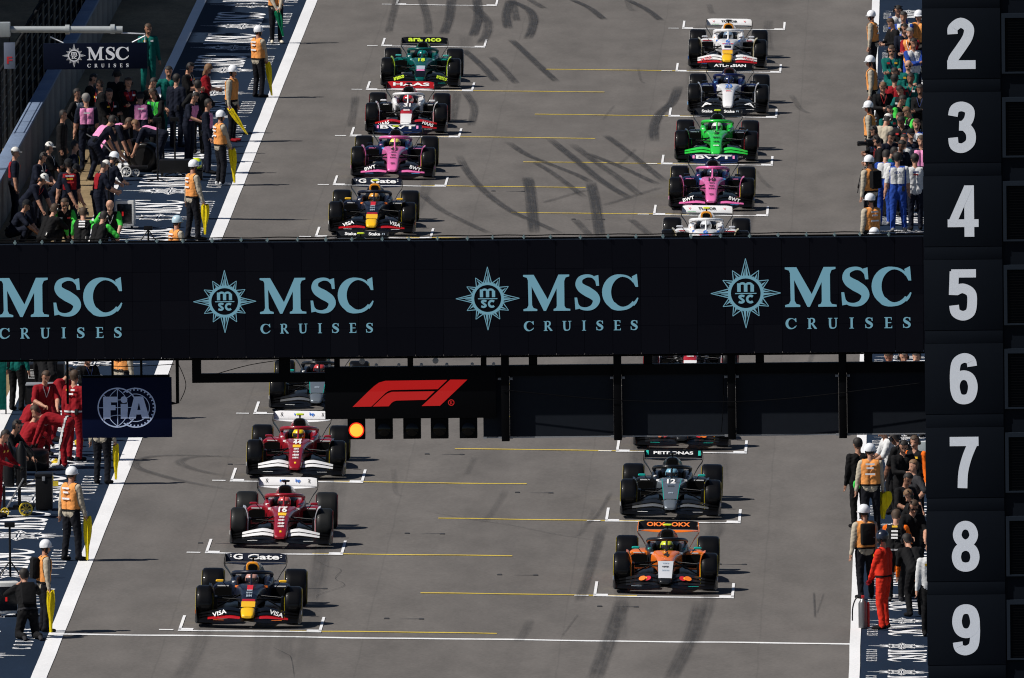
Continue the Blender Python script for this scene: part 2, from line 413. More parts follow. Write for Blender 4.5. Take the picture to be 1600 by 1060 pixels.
SKIDS=[
 ([(-3.31, 159.3), (-2.66, 152.68), (-2.23, 147.41)],0.2,0.8),
 ([(-2.54, 156.71), (-2.12, 152.07), (-1.7, 146.81)],0.2,0.55),
 ([(-2.15, 163.27), (-1.49, 156.18), (-0.7, 147.68)],0.2,0.9),
 ([(-0.81, 178.97), (-0.26, 175.51), (0.17, 171.17)],0.2,0.8),
 ([(0.67, 179.24), (1.25, 175.28), (1.67, 171.09)],0.2,0.8),
 ([(-2.47, 178.16), (-2.25, 177.18), (-1.86, 174.46), (-1.68, 170.73), (-1.67, 166.53), (-1.72, 163.35)],0.24,0.8),
 ([(-2.43, 178.67), (-2.44, 172.85), (-2.29, 167.16)],0.24,0.75),
 ([(-2.38, 178.68), (-2.12, 170.16)],0.2,0.5),
 ([(-3.37, 179.78), (-3.15, 171.21), (-3.16, 164.06)],0.25,0.8),
 ([(-3.41, 176.2), (-2.92, 170.51), (-2.81, 165.59), (-2.91, 161.44)],0.25,0.55),
 ([(-4.02, 179.66), (-3.91, 170.33), (-3.94, 164.65)],0.25,0.65),
 ([(-4.85, 179.51), (-4.47, 170.23), (-4.33, 164.58)],0.22,0.45),
 ([(-5.47, 179.4), (-5.42, 170.06), (-5.38, 165.13)],0.2,0.4),
 ([(-2.95, 143.85), (-2.6, 138.06), (-2.57, 131.9)],0.2,0.5),
 ([(-3.13, 143.82), (-3.04, 132.47)],0.2,0.35),
 ([(2.4, 146.84), (2.3, 141.15), (2.04, 137.08), (1.95, 132.23), (2.01, 127.49)],0.24,0.8),
 ([(-1.93, 178.77), (-1.48, 175.29)],0.2,0.5),
 ([(-2.67, 122.25), (-2.3, 116.27), (-1.79, 110.45), (-1.09, 104.78), (-0.44, 101.36), (0.2, 97.98)],0.2,0.6),
 ([(-3.34, 110.19), (-2.76, 105.1), (-2.07, 101.09), (-1.43, 97.72)],0.2,0.45),
 ([(-0.88, 115.48), (-0.7, 109.62), (-0.42, 97.88)],0.26,0.85),
 ([(0.66, 114.1), (0.89, 106.29), (1.12, 96.98)],0.25,0.8),
 ([(-1.58, 126.89), (-1.0, 122.53), (-0.34, 119.29), (0.31, 116.19), (0.67, 113.89)],0.2,0.6),
 ([(-0.81, 120.36), (-0.22, 116.1), (0.58, 109.23)],0.18,0.5),
 ([(-0.57, 128.13), (0.25, 120.53), (0.95, 114.14), (1.66, 109.0)],0.22,0.7),
 ([(-0.01, 126.51), (0.74, 120.09), (1.33, 115.23), (1.88, 110.04)],0.22,0.5),
 ([(0.41, 123.39), (1.28, 119.14), (2.27, 113.55)],0.2,0.6),
 ([(0.77, 129.54), (1.41, 123.99), (2.43, 114.39)],0.2,0.6),
 ([(-0.39, 107.27), (0.62, 111.65)],0.18,0.3),
 ([(1.05, 106.71), (2.37, 112.75)],0.18,0.3),
 ([(0.44, 102.48), (0.9, 97.33)],0.2,0.4),
 ([(1.75, 102.69), (2.26, 97.93)],0.2,0.4),
 ([(2.84, 7.28), (2.75, 2.46), (2.64, -3.14), (2.51, -8.85)],0.3,0.42),
 ([(4.34, 7.49), (4.24, 0.99), (4.11, -3.32), (3.9, -8.66)],0.28,0.38),
 ([(2.23, 23.43), (2.14, 15.63), (2.07, 10.49), (2.0, 6.78)],0.2,0.35),
 ([(6.49, 9.5), (6.54, 4.13)],0.04,0.42),
 ([(6.68, 9.26), (6.57, 5.04)],0.03,0.28),
 ([(2.03, 4.43), (1.79, -0.1)],0.03,0.28),
 ([(-5.26, 37.48), (-6.23, 37.87), (-7.02, 37.76), (-7.37, 37.1), (-7.51, 36.03), (-7.4, 34.76), (-7.03, 33.56), (-6.38, 31.88), (-5.28, 29.91)],0.22,0.38),
 ([(-5.68, 37.95), (-6.34, 37.55), (-6.6, 36.61), (-6.52, 35.65), (-6.12, 34.29), (-5.54, 33.18)],0.22,0.3),
 ([(-1.34, 25.77), (-0.42, 24.19), (0.44, 22.9), (1.35, 21.06), (2.52, 19.27)],0.05,0.3),
 ([(-4.64, 104.2), (-4.99, 94.47)],0.2,0.35),
 ([(-5.65, 142.03), (-5.5, 130.97)],0.2,0.3),
 ([(-4.17, 42.59), (-4.18, 31.17), (-4.09, 21.14), (-4.02, 14.24), (-3.9, 3.63), (-3.71, -9.18)],0.35,0.12),
 ([(-3.32, 43.33), (-3.19, 25.51), (-3.08, 11.66), (-2.88, -9.07)],0.35,0.1),
 ([(-3.26, 14.89), (-2.98, 13.56), (-2.71, 12.92), (-2.77, 11.03), (-2.59, 10.12), (-2.6, 9.32), (-3.0, 7.67), (-3.01, 6.62)],0.012,0.8),
 ([(-3.59, -2.97), (-3.28, -4.3), (-3.17, -5.16), (-3.0, -9.08)],0.012,0.6),
]
LOOPS= [((-1.65, 20.92), (-0.86, 20.96)), ((-1.63, 3.03), (-0.88, 3.06)), ((0.36, 30.35), (1.13, 30.24)), ((0.34, 12.33), (1.13, 12.24)), ((-1.65, 38.99), (-0.84, 38.95)), ((2.37, 6.04), (3.16, 6.15)), ((-5.65, 18.27), (-4.86, 18.24)), ((-3.62, 8.97), (-2.87, 9.04)), ((4.57, 15.15), (5.15, 15.16)), ((4.42, 29.47), (5.19, 29.61)), ((6.81, -24.03), (6.98, -24.01)), ((-5.61, 36.0), (-5.03, 35.94)), ((-2.78, 26.93), (-2.91, 26.92)), ((-1.65, 110.87), (-0.86, 111.0)), ((0.38, 102.47), (1.16, 102.59))]
SKM = {}
def skid_mat(s):
    s = round(s, 2)
    if s in SKM: return SKM[s]
    m, t, b = node_mat('rubber_mark_%d' % int(s*100))
    b.inputs['Base Color'].default_value = (0.030, 0.030, 0.032, 1); b.inputs['Roughness'].default_value = 0.75
    uv = t.nodes.new('ShaderNodeUVMap'); sp = t.nodes.new('ShaderNodeSeparateXYZ'); t.links.new(uv.outputs[0], sp.inputs[0])
    def mm(op, a, c=None, v=None):
        n = t.nodes.new('ShaderNodeMath'); n.operation = op; n.use_clamp = (op == 'MULTIPLY')
        t.links.new(a, n.inputs[0])
        if c is not None: t.links.new(c, n.inputs[1])
        if v is not None: n.inputs[1].default_value = v
        return n.outputs[0]
    u = mm('ABSOLUTE', mm('SUBTRACT', sp.outputs['X'], v=0.5))
    edge = ramp(t, u, 0.28, 0.5, (1, 1, 1), (0, 0, 0))
    vv = mm('ABSOLUTE', mm('SUBTRACT', sp.outputs['Y'], v=0.5))
    endf = ramp(t, vv, 0.36, 0.5, (1, 1, 1), (0.05, 0.05, 0.05))
    n1 = ramp(t, noise(t, 3.0, stretch=(2.5, 0.35, 1), detail=5), 0.25, 0.6, (0.45, 0.45, 0.45), (1, 1, 1))
    n2n = t.nodes.new('ShaderNodeTexNoise'); n2n.inputs['Scale'].default_value = 1.0; n2n.inputs['Detail'].default_value = 4
    mp2 = t.nodes.new('ShaderNodeMapping'); mp2.inputs['Scale'].default_value = (9.0, 2.5, 1); t.links.new(uv.outputs[0], mp2.inputs['Vector']); t.links.new(mp2.outputs[0], n2n.inputs['Vector'])
    n2 = ramp(t, n2n.outputs['Fac'], 0.32, 0.62, (0.42, 0.42, 0.42), (1, 1, 1))
    a = mm('MULTIPLY', mm('MULTIPLY', mm('MULTIPLY', edge, endf), n1), n2)
    a = mm('MULTIPLY', a, v=min(0.97, s*1.3))
    t.links.new(a, b.inputs['Alpha']); SKM[s] = m; return m
lr_ = random.Random(21)
for k in range(0, 11):               # faint launch marks laid by the driven wheels in every box
    for x0, y0 in ((XL+SW/2, 16.0*k), (XR+SW/2, 16.0*k+8)):
        for sd_ in (-.8, .8):
            xa = x0+sd_+lr_.uniform(-.12, .12)
            SKIDS.append(([(xa, y0+lr_.uniform(2, 6)), (xa+lr_.uniform(-.08, .08), y0-lr_.uniform(1, 3)), (xa+lr_.uniform(-.2, .2), y0-lr_.uniform(5, 11))], lr_.uniform(.24, .36), lr_.uniform(.10, .24)))
for k in range(26):                  # older short scuffs
    xa = lr_.uniform(-6.8, 6.6); ya = lr_.uniform(-6, 175); dx = lr_.uniform(-.5, .5)
    SKIDS.append(([(xa, ya), (xa+dx*.5, ya+lr_.uniform(1, 3)), (xa+dx, ya+lr_.uniform(4, 8))], lr_.uniform(.06, .2), lr_.uniform(.12, .30)))
for i, (pts, w, s) in enumerate(SKIDS):
    P = spline([(p[0], p[1], 0) for p in pts], 8); v = []; f = []; uvs = []; L = len(P)-1
    for j, p in enumerate(P):
        # widths are measured across the track for marks running along it
        d = (P[min(j+1, L)]-P[max(j-1, 0)]).normalized(); nn = Vector((-d.y, d.x, 0))*w*0.62
        for q, u in ((p+nn, 0), (p-nn, 1)):
            v.append((q.x, q.y, gz(q.x)+0.0145+0.00004*i)); uvs.append((u, j/L))
    for j in range(L): f.append((2*j, 2*j+1, 2*j+3, 2*j+2))
    me = pydata('skid_mark', v, f); ul = me.uv_layers.new(name='UVMap')
    for lp in me.loops: ul.data[lp.index].uv = uvs[lp.vertex_index]
    o = add('skid_mark' if w > 0.05 else 'crack', me, skid_mat(s if w > 0.015 else 0.75), track)
LOOPM = mat('sensor_loop_sealant', (0.03, 0.03, 0.033), 0.7)
for (a, b) in LOOPS[:10]+LOOPS[11:12]+LOOPS[13:]:
    y = a[1]
    add('timing_loop', boxes('timing_loop', [(a[0], b[0], y-0.03, y+0.03, gz(a[0])-0.02, gz(b[0])+0.010), (a[0], a[0]+0.09, y-0.1, y+0.1, gz(a[0])-0.05, gz(a[0])+0.012), (b[0]-0.09, b[0], y-0.1, y+0.1, gz(b[0])-0.05, gz(b[0])+0.012)]), LOOPM, track)

# the logo stencils on the painted strips (star, MSC, CRUISES), each one a child of its strip
LT, LS = logo_text(), logo_star()
STEN = surface('stencil_paint', (0.78, 0.79, 0.81), (0.86, 0.86, 0.87), grain=25, grain_amt=0.12, rough=0.6, patch=0.15)
def stencil(parent, xb, ystar, s, left):
    o_rot = R(90) if left else R(-90)
    tl = math.atan(SL)
    for nm, me in (('stencil_lettering', LT), ('stencil_star', LS)):
        o = add(nm, me, STEN, parent)
        if left: M = Matrix(((0, -s, 0, xb), (s, 0, 0, ystar-49*s), (0, 0, s, 0), (0, 0, 0, 1)))
        else: M = Matrix(((0, s, 0, xb), (-s, 0, 0, ystar+49*s), (0, 0, s, 0), (0, 0, 0, 1)))
        sh = Matrix.Identity(4); sh[2][0] = -SL; sh[2][3] = 0.006
        me2 = me.copy(); me2.transform(sh @ M); me2.materials.clear(); me2.materials.append(None)
        o.data = me2; o.material_slots[0].link = 'OBJECT'; o.material_slots[0].material = STEN
for n in range(-3, 22): stencil(strip_l, -8.78, 19.4+8.2*n, 0.0228, True)
for n in range(-3, 34): stencil(strip_r, 7.94, 8.94+5.06*n, 0.0130, False)

# ---------------------------------------------------------------- left: concrete wall, grandstand
wall = thing('concrete_wall', 'long grey concrete wall with pale blue top along the left verge', 'wall', (-12.9, 40, gz(-12.9)))
wp = box('panel', -0.15, 0.15, 0.01, 3.59, -0.1, 1.08, 0.015); wc = box('cap', -0.17, 0.17, 0.0, 3.6, 1.081, 1.16, 0.015)
for i in range(55):
    p = add('panel', wp, CONC, wall, (0, 3.6*i, 0)); add('cap', wc, BLUECAP, p)
cf = thing('catch_fence', 'dark catch fence of posts and cables behind the concrete wall', 'fence', (-13.35, 112, gz(-13.35)))
FEN = mat('fence_steel', (0.010, 0.011, 0.013), 0.6, spec=.1)
fpm = tube('post', [(0, 0, -0.1), (0, 0, 2.6), (0.35, 0, 3.1)], 0.05, 8)
for i in range(26): add('post', fpm, FEN, cf, (0, 3.6*i, 0))
for k in range(9): add('cable', tube('cable', [(0.02, -0.2, 0.5+0.26*k), (0.02, 90.2, 0.5+0.26*k)], 0.012, 5), FEN, cf)
stand = thing('grandstand', 'dark stepped grandstand rising in shade behind the concrete wall', 'grandstand', (-17.5, 104, gz(-17.5)))
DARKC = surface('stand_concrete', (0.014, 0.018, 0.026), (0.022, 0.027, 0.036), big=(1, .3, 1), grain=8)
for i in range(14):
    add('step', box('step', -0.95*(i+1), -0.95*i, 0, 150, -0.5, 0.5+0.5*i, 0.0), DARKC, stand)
ROOF = mat('roof_sheet', (0.10, 0.11, 0.13), 0.5, var=.2)
rr_ = random.Random(4)
for i in range(38):
    ext = rr_.choice((0, 0.35, -0.3, 0.7, -0.6, 0.15, 1.1, -.9)); y0 = 14+3.8*i
    add('canopy', box('canopy', -14.5, -5.3+ext, y0, y0+3.8, 15.0+.004*(i % 2), 15.2+.004*(i % 2)), ROOF, stand)
for i in range(10):
    add('column', tube('column', [(-13.5, 9+15*i, 0), (-13.5, 9+15*i, 15.0)], 0.25), ROOF, stand)
fr_ = random.Random(11)
for i in range(34):
    y0 = 9+4.1*i+fr_.uniform(-1, 1)
    add('roof_flag', box('roof_flag', -5.55, -5.5, y0, y0+fr_.uniform(.5, 1.8), 15.2, 15.2+fr_.uniform(.4, 1.8)), ROOF, stand)
# right: pit wall behind the tower
pw = thing('pit_wall', 'low concrete pit wall beyond the painted strip on the right', 'wall', (10.9, -40, gz(10.9)))
pwm = box('panel', -0.15, 0.15, 0.01, 3.99, -0.1, 1.0, 0.015)
for i in range(60): add('panel', pwm, CONC, pw, (0, 4*i, 0))

# ================================================================ START GANTRY
YG = -25.0
BLK = mat('black_steel', (0.0016, 0.0018, 0.0026), 0.5, var=0.2, spec=0.08)
LEDM = [mat('led_cabinet_%d' % i, (0.0012+0.0008*i, 0.0014+0.0008*i, 0.0026+0.001*i), 0.5, spec=0.05, emit=(0.0012, 0.0013, 0.0024), es=1.0) for i in range(3)]
gan = thing('start_gantry', 'black overhead gantry with long dark screen banner across the track', 'gantry', (-0.0, YG, 0))
add('frame', boxes('frame', [(-14.2, 9.3, -0.22, 0.45, 7.39, 9.40)]), BLK, gan)
lp_ = box('led_panel', 0.003, 0.497, -0.34, -0.225, 0.003, 0.508, 0.0)
rl = random.Random(3)
for i in range(46):
    for j in range(4): add('led_panel', lp_, LEDM[rl.choice((0, 0, 0, 1, 1, 2))], gan, (-13.82+0.5*i, 0, 7.37+0.5125*j))
LEDB = mat('led_text_blue', (0.01, 0.02, 0.03), 0.5, emit=(0.110, 0.245, 0.310), es=1.0)
for (x, z, s) in ((-8.99, 8.135, 0.0124), (-4.243, 8.15, 0.01135), (0.409, 8.157, 0.01148), (4.923, 8.185, 0.01262)):
    for nm, me in (('banner_lettering', LT), ('banner_star', LS)):
        add(nm, me, LEDB, gan, (x, -0.346, z), (R(90), 0, 0), (s, s, s))
add('top_rail', tube('top_rail', [(-14.2, -0.3, 9.45), (9.3, -0.3, 9.45)], 0.016), BLK, gan)
add('top_cable', tube('top_cable', spline([(-14.2+0.5*i, -0.34, 9.50+0.012*(i % 2)) for i in range(46)], 3), 0.010, 5), BLK, gan)
CLIP = mat('clip_metal', (0.30, 0.42, 0.44), 0.35, 0.6)
cm = boxes('clip', [(-0.012, 0.012, -0.38, -0.28, 9.43, 9.50), (-0.03, 0.03, -0.37, -0.35, 9.45, 9.475)])
for i in range(45): add('clip', cm, CLIP, gan, (-13.9+0.5*i+rl.uniform(-.03, .03), 0, rl.uniform(-.01, .01)))
add('column', boxes('column', [(-14.9, -14.2, -0.35, 0.35, -0.2, 9.42)]), BLK, gan)
# hanging frames below the banner
fb = []
for x in (1.19, 3.18, 5.2, 7.17): fb.append((x, x+0.14, -0.17, 0.1, 5.83, 7.385))
for b in fb: add('hanger', box('hanger', *b, 0.008), BLK, gan)
for x in (1.68, 3.72, 5.70, 7.62): add('hanger', box('hanger', x, x+0.15, -0.02, 0.1, 7.1, 7.385), BLK, gan)
add('cross_beam', box('cross_beam', 1.08, 9.3, -0.06, 0.1, 6.985, 7.17), BLK, gan)
add('left_hanger', box('left_hanger', -4.29, -4.13, -0.06, 0.1, 6.91, 7.385), BLK, gan); add('left_beam', box('left_beam', -4.13, -1.93, -0.06, 0.1, 6.91, 7.07), BLK, gan)
add('hanger', box('hanger', -2.75, -2.55, -0.06, 0.1, 7.07, 7.385), BLK, gan)
add('lower_rail', tube('lower_rail', [(-14.2, -0.1, 7.335), (9.3, -0.1, 7.335)], 0.018), BLK, gan)
BOARD = mat('dark_board', (0.012, 0.015, 0.021), 0.6, spec=0.08, var=0.15)
GREYB = mat('bracket_grey', (0.30, 0.31, 0.33), 0.45, 0.3)
for (x0, x1) in ((0.86, 1.19), (1.33, 3.18), (3.32, 5.2), (5.34, 7.17), (7.31, 9.2)):
    p = add('board', box('board', x0+0.004, x1-0.004, 0.0, 0.05, 5.90, 6.983), BOARD, gan)
    add('edge_trim', box('edge_trim', x0+0.05, x1-0.01, -0.006, 0.03, 5.875, 5.897), GREYB, p)
    for bx in (x0+0.03, x1-0.03):
        for bz in (5.885, 6.93): add('bracket', box('bracket', bx-0.03, bx+0.03, -0.03, -0.002, bz-0.02, bz+0.02), GREYB, p)
for pts in ([(1.2, -0.19, 6.75), (3.2, -0.2, 6.55), (5.0, -0.2, 6.50), (6.4, -0.2, 6.56), (8.6, -0.19, 6.8)], [(-4.1, -0.1, 7.0), (-3.3, -0.12, 7.22), (-2.6, -0.1, 7.32)], [(5.13, -0.1, 6.95), (5.12, -0.1, 6.4), (5.08, -0.1, 5.95)], [(-4.55, -0.08, 7.3), (-4.40, -0.1, 6.9), (-4.5, -0.08, 6.6)], [(-6.3, -.1, 7.28), (-5.5, -.1, 7.22), (-4.6, -.1, 7.25)]):
    add('cable', tube('cable', spline(pts, 8), 0.007, 5), BLK, gan)

# ---- federation board hanging under the left end
fia = thing('federation_board', 'navy square board with pale FiA emblem hanging from the gantry', 'sign', (-5.455, YG, 5.945))
NAVYB = mat('navy_board', (0.0022, 0.0055, 0.028), 0.5, var=0.06, spec=0.08)
PALE = mat('pale_blue_print', (0.55, 0.66, 0.95), 0.5)
add('panel', box('panel', -0.797, 0.797, 0.0, 0.08, 0.0, 1.065, 0.004), NAVYB, fia)
add('backing', box('backing', -0.78, 0.76, 0.081, 0.2, 0.03, 1.10), BLK, fia)
for x in (-0.25, 0.26, -1.05): add('hanger', tube('hanger', [(x, 0.1, 1.0 if x > -1 else 0.6), (x, 0.1, 1.40)], 0.022, 6), BLK, fia)
add('side_arm', tube('side_arm', [(0.90, 0.05, 1.40), (0.90, 0.05, 0.60), (0.79, 0.05, 0.60)], 0.03, 6), BLK, fia)
g = Glyph()
g.ribbon(arc(-0.165, 0.535, 0.345, 0.345, 0, 360, 56), 0.022, smooth=False)
g.ribbon(arc(0.155, 0.53, 0.345, 0.345, -128, 128, 44), 0.022, smooth=False)
g.ribbon(arc(0.155, 0.53, 0.245, 0.245, -105, 105, 34), 0.012, smooth=False)
for i in range(21):
    a = R(-118+236*i/20); d = Vector((math.cos(a), math.sin(a))); n_ = Vector((-d.y, d.x))*0.012
    o_ = Vector((0.155, 0.53)); q = [o_+d*0.34+n_, o_+d*0.34-n_, o_+d*0.305-n_, o_+d*0.305+n_]; g.poly([(p.x, p.y) for p in q])
g.ribbon([(-0.165, 0.19), (-0.165, 0.88)], 0.012, smooth=False); g.ribbon([(-0.51, 0.535), (0.18, 0.535)], 0.012, smooth=False)
for sx in (-1, 1): g.ribbon([(-0.165, 0.87), (-0.165+sx*0.13, 0.74), (-0.165+sx*0.18, 0.535), (-0.165+sx*0.13, 0.33), (-0.165, 0.2)], 0.012)
g.ribbon(arc(-0.165, 0.15, 0.32, 0.25, 35, 145, 14), 0.012, smooth=False); g.ribbon(arc(-0.165, 0.92, 0.32, 0.25, 215, 325, 14), 0.012, smooth=False)
add('emblem', g.mesh('emblem'), PALE, fia, (0, -0.004, 0), (R(90), 0, 0))
g = Glyph()
g.poly([(-.42,.34),(-.29,.34),(-.29,.49),(-.20,.49),(-.20,.58),(-.28,.58),(-.28,.63),(-.17,.63),(-.17,.73),(-.42,.73)])
g.poly([(-.11,.34),(.01,.34),(.01,.60),(-.11,.60)]); g.poly(arc(-.05, .675, .06, .06, 0, 345, 23))
g.poly([(.03,.34),(.13,.73),(.29,.73),(.40,.34),(.27,.34),(.25,.41),(.17,.41),(.155,.34)]); 
add('lettering', g.mesh('fia_letters'), PALE, fia, (0, -0.008, 0), (R(90), 0, 0))
g = Glyph(); g.poly([(.185,.49),(.24,.49),(.215,.62)]); add('letter_counter', g.mesh('counter'), NAVYB, fia, (0, -0.013, 0), (R(90), 0, 0))

# ---- start lights with the red F1 screen
sl = thing('start_light_panel', 'black screen with red F1 logo and five start lights, first one lit', 'start lights', (-0.42, YG, 6.25))
add('screen', box('screen', -1.515, 1.515, -0.14, 0.10, 0.0, 0.92, 0.004), BLK, sl)
REDL = mat('led_red', (0.02, 0, 0), 0.5, emit=(0.35, 0.005, 0.004), es=1.0)
g = Glyph()
def f1p(L):
    out = []
    for (zx, zy) in L:
        px, py = 400+zx/4, 540+zy/4
        out.append((-1.451+(px-551)*.01138+0.42, 6.466-(py-635)*.01135-(px-551)*.0108*.01135-6.25))
    return out
g.poly(f1p([(605,380),(700,287),(740,250),(770,228),(810,216),(1197,210),(1137,268),(850,274),(830,280),(812,292),(722,378)]))
g.poly(f1p([(730,378),(800,312),(822,296),(850,285),(1118,281),(1062,335),(880,340),(862,345),(848,355),(830,376)]))
g.poly(f1p([(1215,208),(1322,208),(1150,372),(1035,374)]))
rx, rz = f1p([(1220,352)])[0]
g.ribbon(arc(rx, rz, .05, .05, 0, 360, 20), .014, smooth=False); g.ribbon([(rx-.015, rz-.03), (rx-.015, rz+.03), (rx+.015, rz+.02), (rx-.005, rz), (rx+.02, rz-.03)], .011, smooth=False)
add('logo', g.mesh('f1_logo'), REDL, sl, (0, -0.144, 0), (R(90), 0, 0))
LAMPON = mat('lamp_lit', (0.3, 0.05, 0.01), 0.4, emit=(1.0, 0.30, 0.025), es=1.9); LAMPRIM = mat('lamp_lit_rim', (0.2, 0.0, 0.0), 0.4, emit=(1.0, 0.03, 0.01), es=0.9)
LAMPOFF = mat('lamp_dark_glass', (0.001, 0.001, 0.0012), 0.08, spec=0.25)
disc = lathe('lamp', [(-0.02, 0.02), (-0.016, 0.08), (0.0, 0.115), (0.02, 0.115)], 28, 'y'); ringm = lathe('lamp_ring', [(0.0, 0.135), (0.004, 0.137), (0.02, 0.137)], 28, 'y')
hous = box('light_unit', -0.157, 0.157, -0.06, 0.12, -0.37, -0.004, 0.012)
for i, x in enumerate((-1.387, -0.899, -0.40, 0.088, 0.599)):
    h = add('light_unit', hous, BLK, sl, (x+0.42, 0, 0))
    add('lamp', disc, LAMPON if i == 0 else LAMPOFF, h, (0, -0.075, -0.205)); add('lamp_ring', ringm, LAMPRIM if i == 0 else BLK, h, (0, -0.065, -0.205))
kn = lathe('fixture', [(-0.02, .01), (-.01, .03), (.02, .03), (.03, .015)], 10, 'y')
for x in (-1.43, -1.05, -.6, -.2, .2, .65, 1.1, 1.48): add('fixture', kn, GREYB, sl, (x, -0.12, 0.955))
for x in (-.85, .45): add('lamp_head', lathe('lamp_head', [(-.05, .02), (-.04, .055), (.03, .05), (.06, .02)], 12, 'y'), GREYB, sl, (x, -0.05, 1.02))
for x in (-1.3, 0.0, 1.3): add('hanger', box('hanger', x-.05, x+.05, 0.0, 0.09, .92, 1.14), BLK, sl)

# ================================================================ NUMBER TOWER
tw = thing('number_tower', 'dark tower on the right with white numbers 2 to 9 stacked up', 'tower', (8.70, -28.0, gz(9)))
TWR = mat('tower_paint', (0.0056, 0.0078, 0.0122), 0.6, spec=0.05, var=0.12, vs_=2)
TWF = mat('tower_frame_paint', (0.014, 0.020, 0.030), 0.6, spec=0.08)
NUM = mat('number_white', (0.86, 0.91, 1.0), 0.5, var=0.02)
zo = 0.196
add('core', box('core', 0.03, 5.0, 0.06, 2.55, 0, 16.4), TWR, tw)
pan = box('number_panel', 0.0, 1.38, 0.0, 0.058, 0.06, 1.30, 0.003); panb = box('joint_panel', 0.01, 1.375, 0.005, 0.058, -0.174, 0.056, 0.003)
gfr = boxes('grille_frame', [(1.40, 1.46, 0.0, 0.058, 0.14, 1.20), (2.95, 3.01, 0, .058, .14, 1.2), (1.46, 2.95, 0.0, 0.058, 1.12, 1.20), (1.46, 2.95, 0.0, 0.058, 0.14, 0.17)])
slat = boxes('slat', [(1.47, 2.94, 0.02, 0.055, 0, 0.012)])
for i in range(-1, 10):
    zb = 13.018-1.478*i-0.68+zo         # level i carries number i+2
    p = add('number_panel', pan, TWR, tw, (0, 0, zb)); add('joint_panel', panb, TWR, tw, (0, 0, zb))
    gf = add('grille_frame', gfr, TWF, tw, (0, 0, zb))
    for k in range(20): add('slat', slat, BLK, gf, (0, 0, 0.19+0.047*k))
    if 0 <= i <= 7:
        add('number', digit(str(i+2)), NUM, tw, (0.425+0.0*i, -0.004, zb+0.68-0.452), (R(90), 0, 0), (0.905, 0.905, 1))

# ================================================================ OVERHEAD SIGN AND PLACARD ON THE LEFT
os_ = thing('overhead_sign', 'navy banner sign with white logo on a grey pole arm at far left', 'sign', (-14.2, 100, gz(-14.2)))
PIPE = mat('galvanised_pipe', (0.42, 0.45, 0.46), 0.42, 0.35, var=0.12)
SIGNN = mat('sign_navy', (0.0035, 0.006, 0.017), 0.6, var=0.05, spec=0.05); SIGNW = mat('sign_white', (0.80, 0.81, 0.86), 0.5)
z0 = -gz(-14.2)
add('post', tube('post', [(0, 0, -0.2), (0, 0, 4.9+z0)], 0.16, 14), PIPE, os_)
add('arm_sleeve', box('arm_sleeve', 0.0, 1.62, -0.16, 0.16, 4.56+z0, 4.90+z0, 0.02), PIPE, os_)
add('arm', tube('arm', [(1.62, 0, 4.73+z0), (4.23, 0, 4.70+z0)], [0.075, 0.085], 14), PIPE, os_)
for x in (2.95, 4.0): add('clamp', lathe('clamp', [(x-.05, .09), (x-.05, .115), (x+.05, .115), (x+.05, .09)], 14, 'x'), PIPE, os_, (0, 0, 4.715+z0))
for (xa, xb) in ((2.55, 2.85), (4.75, 4.45)): add('brace', tube('brace', [(xa, 0, 4.55+z0), (xb, 0, 4.40+z0)], 0.018, 6), SIGNW, os_)
add('outrigger', tube('outrigger', [(4.2, 0, 4.62+z0), (4.75, 0, 4.60+z0), (4.75, 0, 4.40+z0)], 0.018, 6), SIGNW, os_)
sp_ = add('sign_panel', box('sign_panel', 2.385, 4.80, -0.05, 0.05, 3.79+z0, 4.395+z0, .006), SIGNN, os_)
for nm, me in (('sign_lettering', LT), ('sign_star', LS)): add(nm, me, SIGNW, sp_, (2.83, -0.054, 4.0+z0), (R(90), 0, 0), (.00548, .00548, 1))
pc = thing('hanging_placard', 'small white placard with red letter F hanging below the pole arm', 'sign', (-12.6, 99.9, 3.82))
add('plate', box('plate', -0.13, 0.13, -0.015, 0.015, 0, 0.62, .004), mat('placard_grey', (0.13, 0.155, 0.22), 0.6), pc)
me_, sc_ = fit_text('F', 0.13, 0.17, 0.02); add('letter', me_, ink('red', (0.5, 0.02, 0.03)), pc, (0, -0.02, 0.2), (R(90), 0, 0), sc_)
add('hook', tube('hook', [(0, 0, 0.6), (0, 0, 0.74)], 0.008, 5), BLK, pc)

# ================================================================ RACING CARS
CARBON = mat('carbon_black', (0.0022, 0.0022, 0.0026), 0.35, var=0.15, spec=0.16)
TYRE = mat('tyre_rubber', (0.0028, 0.0028, 0.0034), 0.45, coat=.28, var=0.15, vs_=20, spec=0.12)
TYRE2 = mat('tyre_rubber_scrubbed', (0.009, 0.0095, 0.0095), 0.5, coat=.06, var=0.15, vs_=20, spec=0.25)
HOLE = mat('intake_dark', (0.002, 0.002, 0.002), 0.8, spec=0.1)
RIM = mat('wheel_cover', (0.008, 0.008, 0.009), 0.4, 0.2, spec=.3)
def foil(x, y0, z0, y1, z1, t=0.012, camber=0.0):
    ym, zm = (y0*.55+y1*.45), (z0*.55+z1*.45)-camber
    return [(x, y0, z0), (x, ym, zm+t), (x, y1, z1+.002), (x, y1, z1-.002), (x, ym, zm-t), (x, y0, z0-t*.6)]
